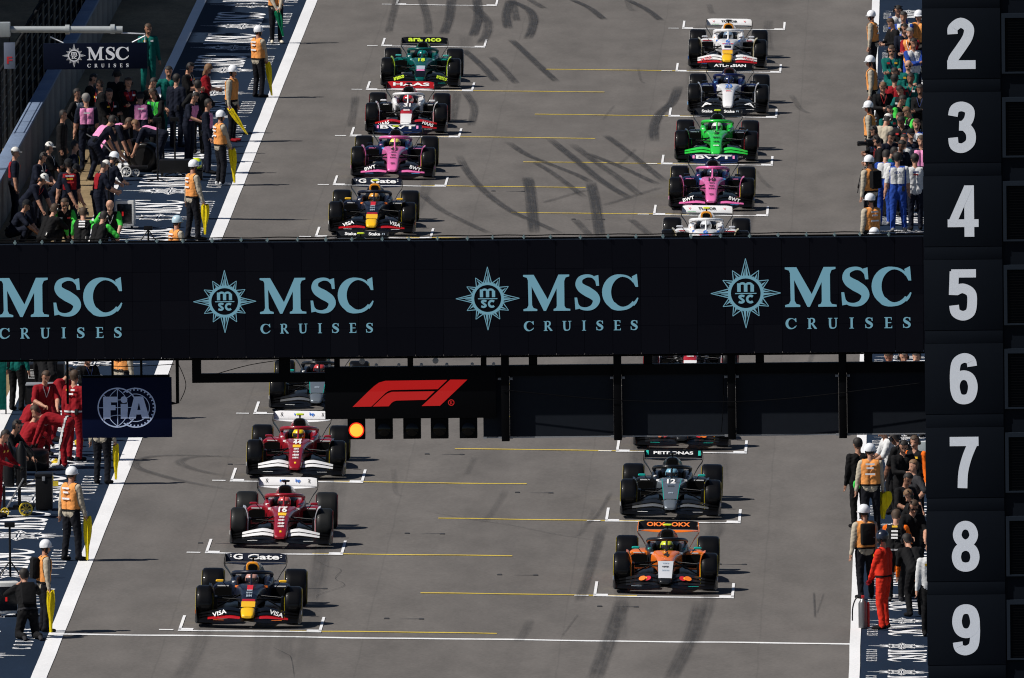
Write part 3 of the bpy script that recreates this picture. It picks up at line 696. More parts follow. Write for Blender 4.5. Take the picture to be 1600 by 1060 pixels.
def car_meshes():
    m = {}
    m['nose_tip'] = loft('nose_tip', [sering(y, 0, cz, hw, hh, 3.2) for y, cz, hw, hh in ((-1.29, .225, .075, .022), (-1.265, .232, .105, .042), (-1.2, .245, .12, .06), (-1.05, .268, .13, .078), (-.90, .292, .137, .092))])
    m['nose_cone'] = loft('nose_cone', [sering(y, 0, cz, hw, hh, 3.4) for y, cz, hw, hh in ((-.90, .292, .139, .094), (-.5, .355, .147, .115), (0, .42, .162, .142))])
    m['chassis'] = loft('chassis', [sering(y, 0, cz, hw, hh, 3.6) for y, cz, hw, hh in ((0, .42, .163, .143), (.5, .445, .195, .168), (.9, .452, .235, .18), (1.2, .452, .285, .188), (1.45, .44, .33, .19))])
    side = [sering(y, cx, cz, hw, hh, 3) for y, cx, cz, hw, hh in ((1.3, .28, .47, .04, .15), (1.5, .315, .50, .065, .175), (1.8, .335, .52, .085, .19), (2.2, .31, .53, .11, .19), (2.5, .26, .5, .12, .17))]
    m['side_l'] = loft('cockpit_side', side); m['side_r'] = loft('cockpit_side', [[(-p[0], p[1], p[2]) for p in r] for r in side])
    m['headrest'] = loft('headrest', [sering(y, 0, cz, hw, hh, 3.5) for y, cz, hw, hh in ((1.98, .56, .2, .16), (2.1, .58, .23, .17), (2.5, .56, .25, .2))])
    m['cockpit_floor'] = box('cockpit_well', -.25, .25, 1.3, 2.0, .2, .46)
    m['airbox'] = loft('airbox', [sering(y, 0, cz, hw, hh, 2.8) for y, cz, hw, hh in ((2.10, .865, .118, .098), (2.12, .866, .126, .106), (2.22, .86, .13, .112), (2.34, .845, .135, .125))])
    m['intake'] = loft('air_intake', [sering(y, 0, cz, hw, hh, 2.8) for y, cz, hw, hh in ((2.085, .868, .086, .068), (2.098, .868, .09, .072))])
    m['cover'] = loft('engine_cover', [sering(y, 0, cz, hw, hh, 2.6) for y, cz, hw, hh in ((2.20, .74, .105, .19), (2.34, .70, .135, .26), (2.7, .60, .22, .33), (3.2, .5, .25, .29), (3.8, .42, .13, .18), (4.25, .36, .05, .08))])
    pod = [sering(y, cx, cz, hw, hh, 4) for y, cx, cz, hw, hh in ((1.50, .525, .425, .205, .165), (1.54, .525, .425, .225, .18), (2.2, .515, .41, .215, .175), (2.8, .44, .35, .2, .2), (3.4, .30, .26, .14, .12))]
    inl = [sering(y, .525, .415, hw, hh, 4) for y, hw, hh in ((1.488, .185, .125), (1.502, .19, .13))]
    mir = lambda L: [[(-p[0], p[1], p[2]) for p in r] for r in L]
    m['pod_l'] = loft('sidepod', pod); m['pod_r'] = loft('sidepod', mir(pod)); m['inlet_l'] = loft('inlet', inl); m['inlet_r'] = loft('inlet', mir(inl))
    m['floor'] = loft('floor', [[(-w, y, .045), (w, y, .045), (w, y, .075), (-w, y, .075)] for y, w in ((.75, .28), (1.0, .68), (1.3, .76), (3.0, .74), (3.35, .55), (4.0, .48))], smooth=0)
    hp = spline([(.35, 2.25, .70), (.37, 2.0, .755), (.335, 1.72, .81), (.225, 1.48, .838), (.10, 1.385, .848), (0, 1.365, .85), (-.10, 1.385, .848), (-.225, 1.48, .838), (-.335, 1.72, .81), (-.37, 2.0, .755), (-.35, 2.25, .70)], 5)
    m['halo'] = tube('halo', hp, .037, 8); m['halo_post'] = tube('halo_post', [(0, 1.37, .84), (0, 1.26, .72), (0, 1.10, .61)], [.022, .018, .026], 8)
    m['mirror'] = loft('mirror', [sering(y, 0, 0, hw, hh, 3.5) for y, hw, hh in ((-.05, .06, .014), (-.03, .075, .022), (.04, .076, .024))])
    m['stalk'] = tube('stalk', [(0, 0, -.02), (0, .05, -.07), (0, .12, -.12)], .008, 5)
    m['tcam'] = loft('camera_pod', [sering(y, 0, 0, hw, hh, 3) for y, hw, hh in ((-.07, .06, .01), (-.05, .085, .018), (.06, .085, .018))]); m['tstalk'] = tube('camera_stalk', [(0, 0, -.07), (0, 0, 0)], .018, 6)
    # tyres
    def tyre(w, rr):
        h = w/2; pf = [(-h, .24), (-h, .30), (-h+.006, rr-.045), (-h+.022, rr-.018), (-h+.05, rr-.004), (-h*.4, rr), (h*.4, rr), (h-.05, rr-.004), (h-.022, rr-.018), (h-.006, rr-.045), (h, .30), (h, .24)]
        return lathe('tyre', pf, 40, 'x', 50)
    m['tyre_f'] = tyre(.325, .36); m['tyre_r'] = tyre(.425, .36)
    def rim(w): h = w/2; return lathe('rim', [(-h-.004, .02), (-h-.012, .12), (-h+.002, .238), (h-.002, .238), (h+.012, .12), (h+.004, .02)], 28, 'x')
    m['rim_f'] = rim(.325); m['rim_r'] = rim(.425)
    def band(w): 
        h = w/2; bm = bmesh.new(); v = []; n = 40
        for s in (-1, 1):
            rings = []
            for (dx, r) in ((.003, .262), (.0045, .275), (.0045, .30), (.0005, .322)):
                rings.append([bm.verts.new((s*(h+dx), r*math.cos(2*math.pi*k/n), r*math.sin(2*math.pi*k/n))) for k in range(n)])
            for a, b in zip(rings, rings[1:]):
                for k in range(n): bm.faces.new((a[k], a[(k+1) % n], b[(k+1) % n], b[k]))
        bmesh.ops.recalc_face_normals(bm, faces=bm.faces)
        return mesh_from_bm(bm, 'sidewall_band', True)
    m['band_f'] = band(.325); m['band_r'] = band(.425)
    # front wing
    st = [-.96, -.8, -.6, -.4, -.2, 0, .2, .4, .6, .8, .96]
    m['fw_main'] = loft('front_wing', [foil(x, -1.34+.20*(abs(x)/.96)**2, .085+.05*max(0, 1-abs(x)/.35), -1.04+.17*(abs(x)/.96)**2, .13+.04*max(0, 1-abs(x)/.35), .014) for x in st], smooth=50)
    for i in (1, 2, 3):
        for s, nm in ((1, 'l'), (-1, 'r')):
            def st_(xs):
                L = []
                for x in xs:
                    k = (x-.145)/.80; hump = float(np.interp(k, [0, .12, .28, .5, .8, 1], [.72, .93, 1, .78, .38, .2]))
                    zi = .095+.066*i; zo_ = .075+.030*i; z0_ = zo_+(zi-zo_)*hump
                    y0_ = -1.13+.12*(i-1)+.17*k*k; ch = .15-.03*k
                    L.append(foil(s*x, y0_, z0_, y0_+ch, z0_+.036*hump+.010, .005))
                return L
            m['flap%d%s' % (i, nm)] = loft('flap', st_((.145, .20, .27, .36, .48, .60, .76)), smooth=50)
            m['flaptip%d%s' % (i, nm)] = loft('flap_tip', st_((.763, .85, .945)), smooth=50)
    for s, nm in ((1, 'l'), (-1, 'r')):
        L = []
        for y, zt, xo in ((-1.16, .10, .945), (-1.02, .21, .965), (-.85, .29, .98), (-.62, .325, .992), (-.45, .30, .985)):
            L.append([(s*(xo-.006), y, zt), (s*(xo+.006), y, zt), (s*(xo+.022), y, .06), (s*(xo-.03), y, .055), (s*(xo-.02), y, .075)])
        m['fw_end_'+nm] = loft('endplate', L, smooth=0)
    # arcs over the inner edge of the front wheels
    for s, nm in ((1, 'l'), (-1, 'r')):
        L = []
        for k in range(11):
            a = R(88-115*k/10)          # from above the wheel round the inside
            xx = .66+.09*max(0, math.sin(a))-.0; z = .44+.305*math.sin(a) if a > 0 else .44-.22*(k-7.65)/2.35
            if a > 0: xx = .655+.10*(1-math.cos(a))*1.0
            L.append([(s*(xx-.008), -.26, z), (s*(xx+.008), -.26, z+.002), (s*(xx+.012), .10, z+.012), (s*(xx-.008), .10, z+.01)])
        m['winglet_'+nm] = loft('wheel_winglet', L, smooth=0)
    # rear wing
    L = []; M2 = []
    for x in (-.58, -.54, -.45, -.3, -.15, 0, .15, .3, .45, .54, .58):
        q = (abs(x)/.58); e = .05*max(0, (abs(x)-.5)/.08)
        L.append(foil(x, 4.06, .805-e*.2, 4.185, .955-e*.5, .010)); bow = .052*(1-q*q)
        M2.append(foil(x, 3.92, .792-bow*.8, 4.06, .786-e*.2, .010, .010))
    m['rw_flap'] = loft('rear_wing', L, smooth=50); m['rw_main'] = loft('main_plane', M2, smooth=50)
    for s, nm in ((1, 'l'), (-1, 'r')):
        L = []
        for z, x, y0, y1 in ((.94, .578, 4.06, 4.22), (.86, .595, 3.90, 4.24), (.78, .60, 3.85, 4.24), (.72, .585, 3.88, 4.24), (.60, .50, 3.95, 4.22), (.45, .42, 4.0, 4.2), (.30, .40, 4.02, 4.2)):
            L.append([(s*(x-.005), y0, z), (s*(x+.005), y0, z), (s*(x+.005), y1, z), (s*(x-.005), y1, z)])
        m['rw_end_'+nm] = loft('endplate', L, smooth=0)
    m['pylon'] = box('pylon', -.02, .02, 4.0, 4.2, .35, .80); m['beam'] = box('beam_wing', -.40, .40, 4.05, 4.2, .42, .445)
    m['rear_light'] = box('rear_crash_box', -.08, .08, 4.2, 4.4, .28, .42, .02)
    # suspension
    def arm(a, b): return tube('suspension_arm', [a, b], [.017, .013], 6, 1.0)
    S = []
    for s in (1, -1):
        S += [arm((s*.15, -.22, .475), (s*.70, -.02, .49)), arm((s*.17, .28, .51), (s*.70, .02, .49)), arm((s*.14, -.25, .30), (s*.70, -.02, .22)), arm((s*.16, .3, .29), (s*.70, .03, .22)), arm((s*.17, .12, .54), (s*.69, 0, .26)),
              arm((s*.15, 3.3, .40), (s*.62, 3.58, .47)), arm((s*.12, 3.8, .38), (s*.62, 3.62, .47)), arm((s*.15, 3.35, .22), (s*.62, 3.58, .22))]
    m['arms'] = S
    m['duct_l'] = box('brake_duct', .60, .69, -.16, .16, .2, .52, .03); m['duct_r'] = box('brake_duct', -.69, -.60, -.16, .16, .2, .52, .03)
    return m
CM = car_meshes()
NK = 0.845                               # nose overhang
for k_ in CM:
    if k_.startswith('fw') or k_.startswith('flap'): CM[k_].transform(Matrix.Translation((0, .20, .025)))
    elif k_ in ('nose_tip', 'nose_cone'):
        for v_ in CM[k_].vertices:
            if v_.co.y < 0: v_.co.y *= NK
def ny(q): return q*NK if q < 0 else q
def paste(parent, name, s, col, w, h, loc, rx, bold=0.02, shear=0.0, rz=0.0, ry=0.0):
    me, sc = fit_text(s, w, h, bold, shear)
    return add(name, me, col, parent, loc, (R(rx), R(ry), R(rz)), sc)
def sponsor(n):
    # a small sponsor mark, too far away to read: uneven strokes in a row
    k = ('mark', n)
    if k not in MESH:
        rg_ = random.Random(n); g2 = Glyph(); q = -.5
        while q < .46:
            w_ = rg_.uniform(.06, .13); hh = rg_.uniform(.32, .5); g2.poly([(q, -hh), (min(.5, q+w_), -hh), (min(.5, q+w_), hh), (q, hh)]); q += w_+rg_.uniform(.03, .07)
        MESH[k] = g2.mesh('sponsor_mark')
    return MESH[k]
def make_car(label, x, y, L):
    t = thing('racing_car', label, 'racing car', (x, y, gz(x)), (0, math.atan(SL), 0), 'racing cars waiting on the grid')
    g = L.get
    add('nose_tip', CM['nose_tip'], g('tip'), t); nc = add('nose_cone', CM['nose_cone'], g('nose'), t); ch = add('chassis', CM['chassis'], g('chassis'), t)
    for k in 'lr': add('cockpit_side', CM['side_'+k], g('side', g('cover')), t)
    add('headrest', CM['headrest'], CARBON, t); add('cockpit_well', CM['cockpit_floor'], HOLE, t)
    ec = add('engine_cover', CM['cover'], g('cover'), t); ab = add('airbox', CM['airbox'], g('airbox'), ec); add('air_intake', CM['intake'], HOLE, ec)
    hl = add('halo', CM['halo'], g('halo'), t); add('halo_post', CM['halo_post'], g('halo_post', g('halo')), hl)
    for k in 'lr':
        p = add('sidepod', CM['pod_'+k], g('pod'), t); add('inlet', CM['inlet_'+k], HOLE, p)
    add('floor', CM['floor'], CARBON, t)
    for s in (-1, 1):
        mr = add('mirror', CM['mirror'], g('mirror'), t, (s*.60, 1.32, .685)); add('stalk', CM['stalk'], CARBON, mr, (-s*.06, 0, 0), (0, 0, s*.7))
    tc = add('camera_pod', CM['tcam'], g('tcam'), t, (0, 2.42, 1.035)); add('camera_stalk', CM['tstalk'], CARBON, tc)
    f = add('front_wing', CM['fw_main'], g('fwm', CARBON), t)
    for i in (1, 2, 3):
        for k in 'lr': add('flap', CM['flap%d%s' % (i, k)], g('flap%d' % i), f); add('flap_tip', CM['flaptip%d%s' % (i, k)], g('fliptip', CARBON), f)
    for k in 'lr': add('endplate', CM['fw_end_'+k], g('fwe', CARBON), f)
    r = add('rear_wing', CM['rw_flap'], g('rwf'), t); add('main_plane', CM['rw_main'], g('rwm'), r)
    for k in 'lr': add('endplate', CM['rw_end_'+k], g('rwe', CARBON), r)
    add('pylon', CM['pylon'], CARBON, r); add('beam_wing', CM['beam'], CARBON, r); add('rear_crash_box', CM['rear_light'], CARBON, t)
    for k in 'lr': add('wheel_winglet', CM['winglet_'+k], g('winglet', CARBON), t); add('brake_duct', CM['duct_'+k], CARBON, t)
    for a in CM['arms']: add('suspension_arm', a, CARBON, t)
    for (wx, wy, k) in ((.84, 0, 'f'), (-.84, 0, 'f'), (.79, 3.6, 'r'), (-.79, 3.6, 'r')):
        ty = add('tyre', CM['tyre_'+k], g('tyre', TYRE), t, (wx, wy, .36), (R(37*wx+wy*11), 0, 0)); add('rim', CM['rim_'+k], g('rim', RIM), ty); add('sidewall_band', CM['band_'+k], g('band'), ty)
    # rear wing lettering
    for (s, col, w, h, cx) in g('rwt', []): paste(r, 'lettering', s, col, w, h, (cx, 4.108, .893), 50, .03)
    for (kind, col, a) in g('rwx', []):
        if kind == 'bars':
            for (x0, x1, v0, v1) in a: add('graphic', box('graphic', x0, x1, v0, v1, -.001, .001), col, r, (0, 4.108, .890), (R(50), 0, 0))
    # front wing lettering, on the flaps either side
    for (s, col) in g('fwt', []):
        for sd_ in (-1, 1): paste(f, 'lettering', s, col, .27, .17, (sd_*.54, -.75, .265), 24, .02, ry=sd_*17)
    if g('num'): paste(ch, 'race_number', g('num')[0], g('num')[1], .17 if len(g('num')[0]) > 1 else .11, .42, (0, .55, .634), 7.5, .03)
    for (s, col, w, h, yy) in g('nosetext', []):
        z = np.interp(yy, [-1.2, -1.05, -.9, -.5, 0, .5, .9, 1.2], [.305, .346, .386, .470, .562, .613, .632, .640]); a = 10.5 if yy < 0 else 6.5
        add('sponsor_mark', sponsor(len(s)), col, nc, (0, ny(yy), z+.016), (R(a), 0, 0), (w, h, 1))
    for pi_, (col, hw, y0, y1) in enumerate(g('nosepanel', [])):
        zz = lambda q: float(np.interp(q, [-1.29, -1.2, -1.05, -.9, -.5, 0, .5, .9, 1.2, 1.45], [.247, .305, .346, .386, .470, .562, .613, .632, .640, .63]))
        n = 6; v = []; fc = []
        for j in range(n+1):
            q = y0+(y1-y0)*j/n; w_ = hw[0]+(hw[1]-hw[0])*j/n
            v += [(-w_, ny(q), zz(q)+.0015+.004*pi_), (-w_*.6, ny(q), zz(q)+.005+.004*pi_), (w_*.6, ny(q), zz(q)+.005+.004*pi_), (w_, ny(q), zz(q)+.0015+.004*pi_)]
        for j in range(n):
            for i in range(3): fc.append((4*j+i, 4*j+i+1, 4*j+i+5, 4*j+i+4))
        add('nose_panel', pydata('nose_panel', v, fc, True), col, nc)
    A = g('acc', [iW, iW, iW])          # small sponsor marks round the cockpit, pods and halo
    rn_ = random.Random(len(label)*3+int(y))
    for s in (-1, 1):
        add('pod_decal', box('pod_decal', -.11, .11, -.002, .002, -.011, .011), A[0], t, (s*.54, 1.492, .575), (0, 0, 0), (rn_.uniform(.6, 1.1), 1, 1))
        add('cockpit_decal', box('cockpit_decal', -.035, .035, -.002, .002, -.02, .02), A[1], t, (s*.275, 1.292, .585), (R(-12), 0, s*R(12)))
        add('cockpit_decal', box('cockpit_decal', -.03, .03, -.002, .002, -.016, .016), A[2], t, (s*.335, 1.47, .655), (R(-30), 0, s*R(15)))
        add('halo_decal', box('halo_decal', -.04, .04, -.002, .002, -.012, .012), A[rn_.randrange(3)], hl, (s*.215, 1.447, .838), (0, 0, s*R(52)))
        add('endplate_decal', box('endplate_decal', -.002, .002, -.10, .10, -.035, .035), A[rn_.randrange(3)], f, (s*1.003, -.52, .265), (0, 0, s*R(-3)))
        add('wing_decal', box('wing_decal', -.10, .10, -.012, .012, -.001, .001), A[rn_.randrange(3)], f, (s*.55, -.96, .153), (R(6), 0, s*R(8)))
    for (col, cx, r_) in g('fwdisc', []):
        for s in (-1, 1): add('wing_disc', lathe('wing_disc', [(-.002, r_*.2), (-.002, r_), (.002, r_), (.002, r_*.2)], 20, 'z'), col, f, (s*(cx), -.77, .287), (R(24), R(s*17), 0), (1, 1.2, 1))
    return t
# paints
P = paint
pNAVY = P('matt_navy', (0.0035, 0.0065, 0.019), .45); pYEL = P('yellow', (0.90, 0.50, 0.01)); pORG = P('orange_yellow', (0.85, 0.32, 0.01)); pRED = P('racing_red', (0.42, 0.008, 0.012)); pWHT = P('white', (0.80, 0.80, 0.81)); pBLK = P('gloss_black', (0.003, 0.0033, 0.004), .3)
pSCAR = P('scarlet', (0.27, 0.004, 0.012)); pPINK = P('pink', (0.74, 0.155, 0.40)); pABLU = P('deep_blue', (0.004, 0.013, 0.055)); pGRN = P('british_green', (0.0, 0.075, 0.068)); pLIME = P('lime', (0.50, 0.75, 0.02)); pKICK = P('vivid_green', (0.025, 0.56, 0.06)); pPAP = P('papaya', (0.90, 0.19, 0.01)); pTEAL = P('teal', (0.0, 0.36, 0.30)); pSILV = mat('paint_silver', (0.19, 0.22, 0.25), .26, .45, .6); pWBLU = P('royal_navy', (0.005, 0.010, 0.065)); pGREY = P('pale_grey', (0.60, 0.62, 0.66)); pANTH = P('anthracite', (0.009, 0.010, 0.012))
iW = ink('white', (.8, .8, .8)); iK = ink('black', (.01, .01, .01)); iL = ink('lime', (.55, .75, .03)); iR = ink('crimson', (.55, .015, .03)); iO = ink('papaya', (.9, .2, .02)); iB = ink('blue', (.02, .15, .55)); iT = ink('teal', (0, .45, .36)); iY = ink('gold', (.85, .5, .02)); iG = ink('greyblue', (.35, .42, .5)); iP = ink('pink', (.8, .25, .5))
tY = ink('tyre_yellow', (.65, .50, .01)); tR = ink('tyre_red', (.55, .02, .03)); tW = ink('tyre_white', (.7, .7, .7))
neon = P('neon_yellow', (0.70, 0.85, 0.02))
pCHR = mat('paint_chrome_grey', (0.32, 0.33, 0.34), .22, .7, .4)
def RB(tc): return dict(fwm=CARBON, tip=pYEL, nose=pNAVY, chassis=pNAVY, cover=pNAVY, airbox=pORG, halo=pNAVY, pod=pNAVY, mirror=pYEL, tcam=tc, flap1=pRED, flap2=pBLK, flap3=pBLK, rwf=pNAVY, rwm=pNAVY, band=tY, rwt=[('Gate', iW, .60, .125, .15), ('G', iW, .18, .125, -.34)], rwx=[('bars', iW, [(-.49, -.46, .03, .045), (-.49, -.46, -.01, .005), (.47, .50, .03, .045), (.47, .50, -.01, .005)])], fwt=[('VISA', iW)], num=('1', iR), nosetext=[('ORACLE', iG, .10, .16, .28), ('BYBIT', iG, .11, .16, .05), ('HONDA', iG, .11, .16, -.18)], nosepanel=[(pRED, (.125, .12), -.60, -.38), (pYEL, (.13, .132), -.92, -.56)], acc=[iW, iO, iW])
def FE(n, tc, bd, ty): return dict(tip=pSCAR, nose=pSCAR, chassis=pSCAR, cover=pSCAR, airbox=pBLK, halo=pSCAR, pod=pSCAR, mirror=pSCAR, tcam=tc, flap1=pBLK, flap2=pWHT, flap3=pWHT, rwf=pWHT, rwm=pWHT, band=bd, tyre=ty, winglet=pBLK if ty is TYRE else pGREY, rwt=[('hp', iB, .10, .10, .20), ('X', iK, .05, .09, -.42), ('X', iK, .05, .09, .42), ('HP', iB, .12, .06, -.10)], fwt=[], num=(n, iW), nosetext=[('UniCredit', iW, .16, .16, .93), ('IBM', iW, .10, .14, -.15), ('CEVA', iW, .12, .14, -.38), ('PUMA', iW, .13, .16, -.62), ('ferrari', iW, .12, .14, -.82)], nosepanel=[(iY, (.075, .085), .02, .30), (iY, (.02, .02), -1.16, -1.06)])
def AL(n, tc): return dict(tip=pPINK, nose=pPINK, chassis=pPINK, cover=pABLU, side=pABLU, airbox=pBLK, halo=pPINK, pod=pABLU, mirror=pBLK, tcam=tc, flap1=pPINK, flap2=pBLK, flap3=pBLK, rwf=pABLU, rwm=pABLU, winglet=pPINK, band=tY, rwt=[('BWT', iW, .84, .10, 0)], rwx=[('bars', iP, [(-.50, -.45, -.04, .05), (.45, .50, -.04, .05)]), ('bars', iW, [(-.44, .44, .062, .074)])], fwt=[('BWT', iW)], acc=[iP, ink('cyan', (.1, .4, .8)), iP], num=(n, iK), nosetext=[('BWT', iK, .12, .16, .1), ('eni', iK, .11, .14, -.2), ('ALPINE', iK, .14, .12, -.45), ('A', iK, .10, .14, -.95)])
def VC(tc): return dict(tip=pYEL, nose=pWHT, chassis=pWHT, cover=pWHT, airbox=pORG, halo=pWHT, pod=pWHT, mirror=pGREY, tcam=tc, flap1=pRED, flap2=pWHT, flap3=pWHT, rwf=pWHT, rwm=pBLK, winglet=P('sand', (.55, .48, .28)), band=tW, rwt=[('TUDOR', iK, .42, .07, .0), ('V', iR, .06, .05, -.40), ('V', iR, .06, .05, .40)], rwx=[('bars', ink('green', (0, .28, .06)), [(-.45, -.26, -.098, -.086)])], fwt=[('HUGO', iR)], acc=[iR, iB, iO], num=('6', iB), nosetext=[('VISA', iB, .16, .2, .1)], nosepanel=[(pNAVY, (.08, .09), -.3, -.05), (iR, (.12, .16), .15, .24), (pRED, (.135, .13), -.62, -.52), (pYEL, (.13, .132), -.92, -.60)])
def MC(): return dict(tip=pANTH, nose=pANTH, chassis=pPAP, cover=pBLK, side=pANTH, airbox=pBLK, halo=pANTH, pod=pPAP, mirror=pTEAL, tcam=neon, flap1=pANTH, flap2=pANTH, flap3=pANTH, rwf=pBLK, rwm=pPAP, winglet=pPAP, band=tY, rwe=pPAP, rwt=[('OKX', iO, .36, .10, -.24), ('OKX', iO, .36, .10, .24)], rwx=[], fwt=[], acc=[iW, iG, iT], fwdisc=[(iR, .34, .07), (iO, .44, .07), (iY, .39, .04)], num=('4', iK), nosepanel=[(pGREY, (.128, .150), -1.18, -.06)], nosetext=[('DELL', iK, .13, .10, -.5), ('OKX', iG, .12, .10, -.25), ('Google', iG, .13, .1, -.75)])
def ME(n): return dict(tip=pSILV, nose=pSILV, chassis=pSILV, cover=pBLK, side=pBLK, airbox=pBLK, halo=pBLK, pod=pANTH, mirror=pTEAL, tcam=pBLK, flap1=pBLK, flap2=pCHR, flap3=pANTH, rwf=pBLK, rwm=pBLK, band=tY, winglet=pANTH, rwt=[('PETRONAS', iW, .80, .075, 0)], rwx=[('bars', iT, [(-.55, -.50, -.06, .06), (.50, .55, -.06, .06)])], fwt=[], num=(n, iW), nosepanel=[(pTEAL, (.142, .205), -.9, 1.0), (pSILV, (.130, .186), -.9, 1.0)], nosetext=[('PETRONAS', iK, .13, .1, .05), ('AMG', iG, .10, .1, -.5)])
def HA(n): return dict(tip=pWHT, nose=pRED, chassis=pBLK, cover=pBLK, side=pWHT, airbox=pBLK, halo=pWHT, pod=pBLK, mirror=pWHT, tcam=pBLK, flap1=pRED, flap2=pBLK, flap3=pRED, rwf=pRED, rwm=pWHT, winglet=pWHT, band=tR, rwt=[('HAAS', iW, .90, .10, .02)], fwt=[('HAAS', iW)], num=(n, iW), nosepanel=[(pWHT, (.125, .14), -1.2, -.45), (pBLK, (.09, .10), .0, .3)], nosetext=[('MGM', iW, .15, .16, -.12)])
LIV_AST = dict(tip=pGRN, nose=pGRN, chassis=pGRN, cover=pGRN, airbox=pBLK, halo=pGRN, pod=pGRN, mirror=P('sea_green', (.05, .40, .36)), tcam=pBLK, flap1=pBLK, flap2=pBLK, flap3=pBLK, rwf=pBLK, rwm=pBLK, winglet=pLIME, band=tW, rwt=[('aramco', iL, .84, .11, 0)], fwt=[('aramco', iL)], acc=[iT, ink('sea', (.2, .6, .6)), iW], num=('18', iL), nosepanel=[(pBLK, (.12, .14), -1.2, -.6), (iG, (.10, .11), -.55, -.2), (iP, (.1, .1), -.72, -.6)])
LIV_SAU = dict(tip=pKICK, nose=pKICK, chassis=pKICK, cover=pANTH, side=pKICK, airbox=pBLK, halo=pKICK, pod=pANTH, mirror=pANTH, tcam=neon, flap1=pBLK, flap2=pKICK, flap3=pKICK, rwf=pANTH, rwm=pANTH, winglet=pBLK, band=tR, rwt=[('Stake', iW, .26, .085, -.27), ('Stake', iW, .26, .085, .27), ('F1', iG, .06, .05, .47)], fwt=[], acc=[iG, iK, iW], num=('5', iK), nosetext=[('Stake', iK, .15, .14, -.1), ('KICK', iK, .14, .14, -.5), ('AUDI', iW, .14, .12, -.85)])
LIV_WIL = dict(tip=pWHT, nose=pWHT, chassis=pWHT, cover=pWBLU, side=pWBLU, airbox=P('dark_brown', (.05, .012, .012)), halo=pWBLU, pod=pWBLU, mirror=pBLK, tcam=pBLK, flap1=pBLK, flap2=pANTH, flap3=pANTH, rwf=pBLK, rwm=pBLK, winglet=pGREY, band=tW, rwt=[('ATLASSIAN', iW, .80, .09, 0)], fwt=[('A', iW)], acc=[iG, iW, ink('cyan', (.1, .4, .8))], num=('23', iB), nosetext=[('KOMATSU', iK, .17, .12, .15), ('KRAKEN', iR, .13, .1, -.1)])
XLc, XRc = XL+SW/2, XR+SW/2
def sl_y(k, right): return 16.0*k+(8.0 if right else 0.0)+1.72
CARS = [
 ('navy racing car with yellow nose standing in the foremost left slot', XLc, 0, 0, RB(pBLK)),
 ('dark red racing car number 16 with red banded tyres and white wings', XLc, 1, 0, FE('16', pBLK, tR, TYRE2)),
 ('dark red racing car number 44 whose driver wears a yellow helmet', XLc, 2, 0, FE('44', neon, tY, TYRE)),
 ('silver and black racing car half hidden behind the start light screen', XLc, 3, 0, ME('63')),
 ('racing car hidden by the banner, only its black Stake rear wing top showing', XLc, 5, 0, LIV_SAU),
 ('navy racing car with yellow nose just above the gantry banner', XLc, 6, 0, RB(neon)),
 ('pink nosed racing car in the left row with a yellow camera pod', XLc, 7, 0, AL('43', neon)),
 ('white, red and black racing car with red HAAS rear wing', XLc, 8, 0, HA('31')),
 ('dark green racing car with lime aramco lettering, farthest in the left row', XLc, 9, 0, LIV_AST),
 ('orange and black racing car in the foremost right slot', XRc, 0, 1, MC()),
 ('silver and black racing car with PETRONAS wing in the right row', XRc, 1, 1, ME('12')),
 ('black and orange racing car with only its front wing showing below the gantry', XRc, 2, 1, dict(MC(), num=None, rwt=[])),
 ('red and white nosed racing car glimpsed in the gap under the banner', XRc, 3, 1, HA('87')),
 ('white racing car with TUDOR wing, cut off by the top edge of the banner', XRc, 5, 1, VC(neon)),
 ('pink nosed racing car in the right row with black camera pod', XRc, 6, 1, AL('10', pBLK)),
 ('bright green racing car in the right row', XRc, 7, 1, LIV_SAU),
 ('navy racing car with white nose and ATLASSIAN rear wing', XRc, 8, 1, LIV_WIL),
 ('white racing car with yellow nose, farthest in the right row', XRc, 9, 1, VC(pBLK)),
]
OFFX = {0: -.06, 1: .09, 2: -.05, 3: -.05, 5: -.06, 6: .02, 9: .02, 10: -.06, 15: -.03, 16: .12, 17: -.04}
OFFY = {1: .55, 6: 1.35, 13: .8, 14: .8, 17: .3}
cars = []
for i, (lb, x, k, rgt, L) in enumerate(CARS):
    cars.append(make_car(lb, x+OFFX.get(i, 0), sl_y(k, rgt)+OFFY.get(i, 0), L))

# ================================================================ PEOPLE
def capsule(bm, a, b, ra, rb, n=10):
    a, b = Vector(a), Vector(b); d = b-a; L = d.length; d.normalize()
    ref = Vector((0, 0, 1)) if abs(d.z) < .9 else Vector((0, 1, 0))
    u = d.cross(ref).normalized(); w = u.cross(d).normalized(); rings = []
    for (c, r, lo, hi) in ((a, ra, -90, 0), (b, rb, 0, 90)):
        for k in range(4):
            t = R(lo+(hi-lo)*(k+ (0.15 if lo < 0 else 0))/3.15); cr, sr = math.cos(t)*r, math.sin(t)*r
            rings.append([bm.verts.new(c+d*sr+(u*math.cos(2*math.pi*j/n)+w*math.sin(2*math.pi*j/n))*max(cr, .002)) for j in range(n)])
    for p, q in zip(rings, rings[1:]):
        for j in range(n): bm.faces.new((p[j], p[(j+1) % n], q[(j+1) % n], q[j]))
    bm.faces.new(rings[0][::-1]); bm.faces.new(rings[-1])
def ik(a, b, l1, l2, hint):
    a, b, hint = Vector(a), Vector(b), Vector(hint); d = b-a; L = min(d.length, (l1+l2)*.998); d.normalize()
    x = (l1*l1-l2*l2+L*L)/(2*L); h = math.sqrt(max(0, l1*l1-x*x)); n = hint-d*hint.dot(d)
    n = n.normalized() if n.length > 1e-5 else Vector((0, -1, 0))
    return a+d*x+n*h, a+d*L
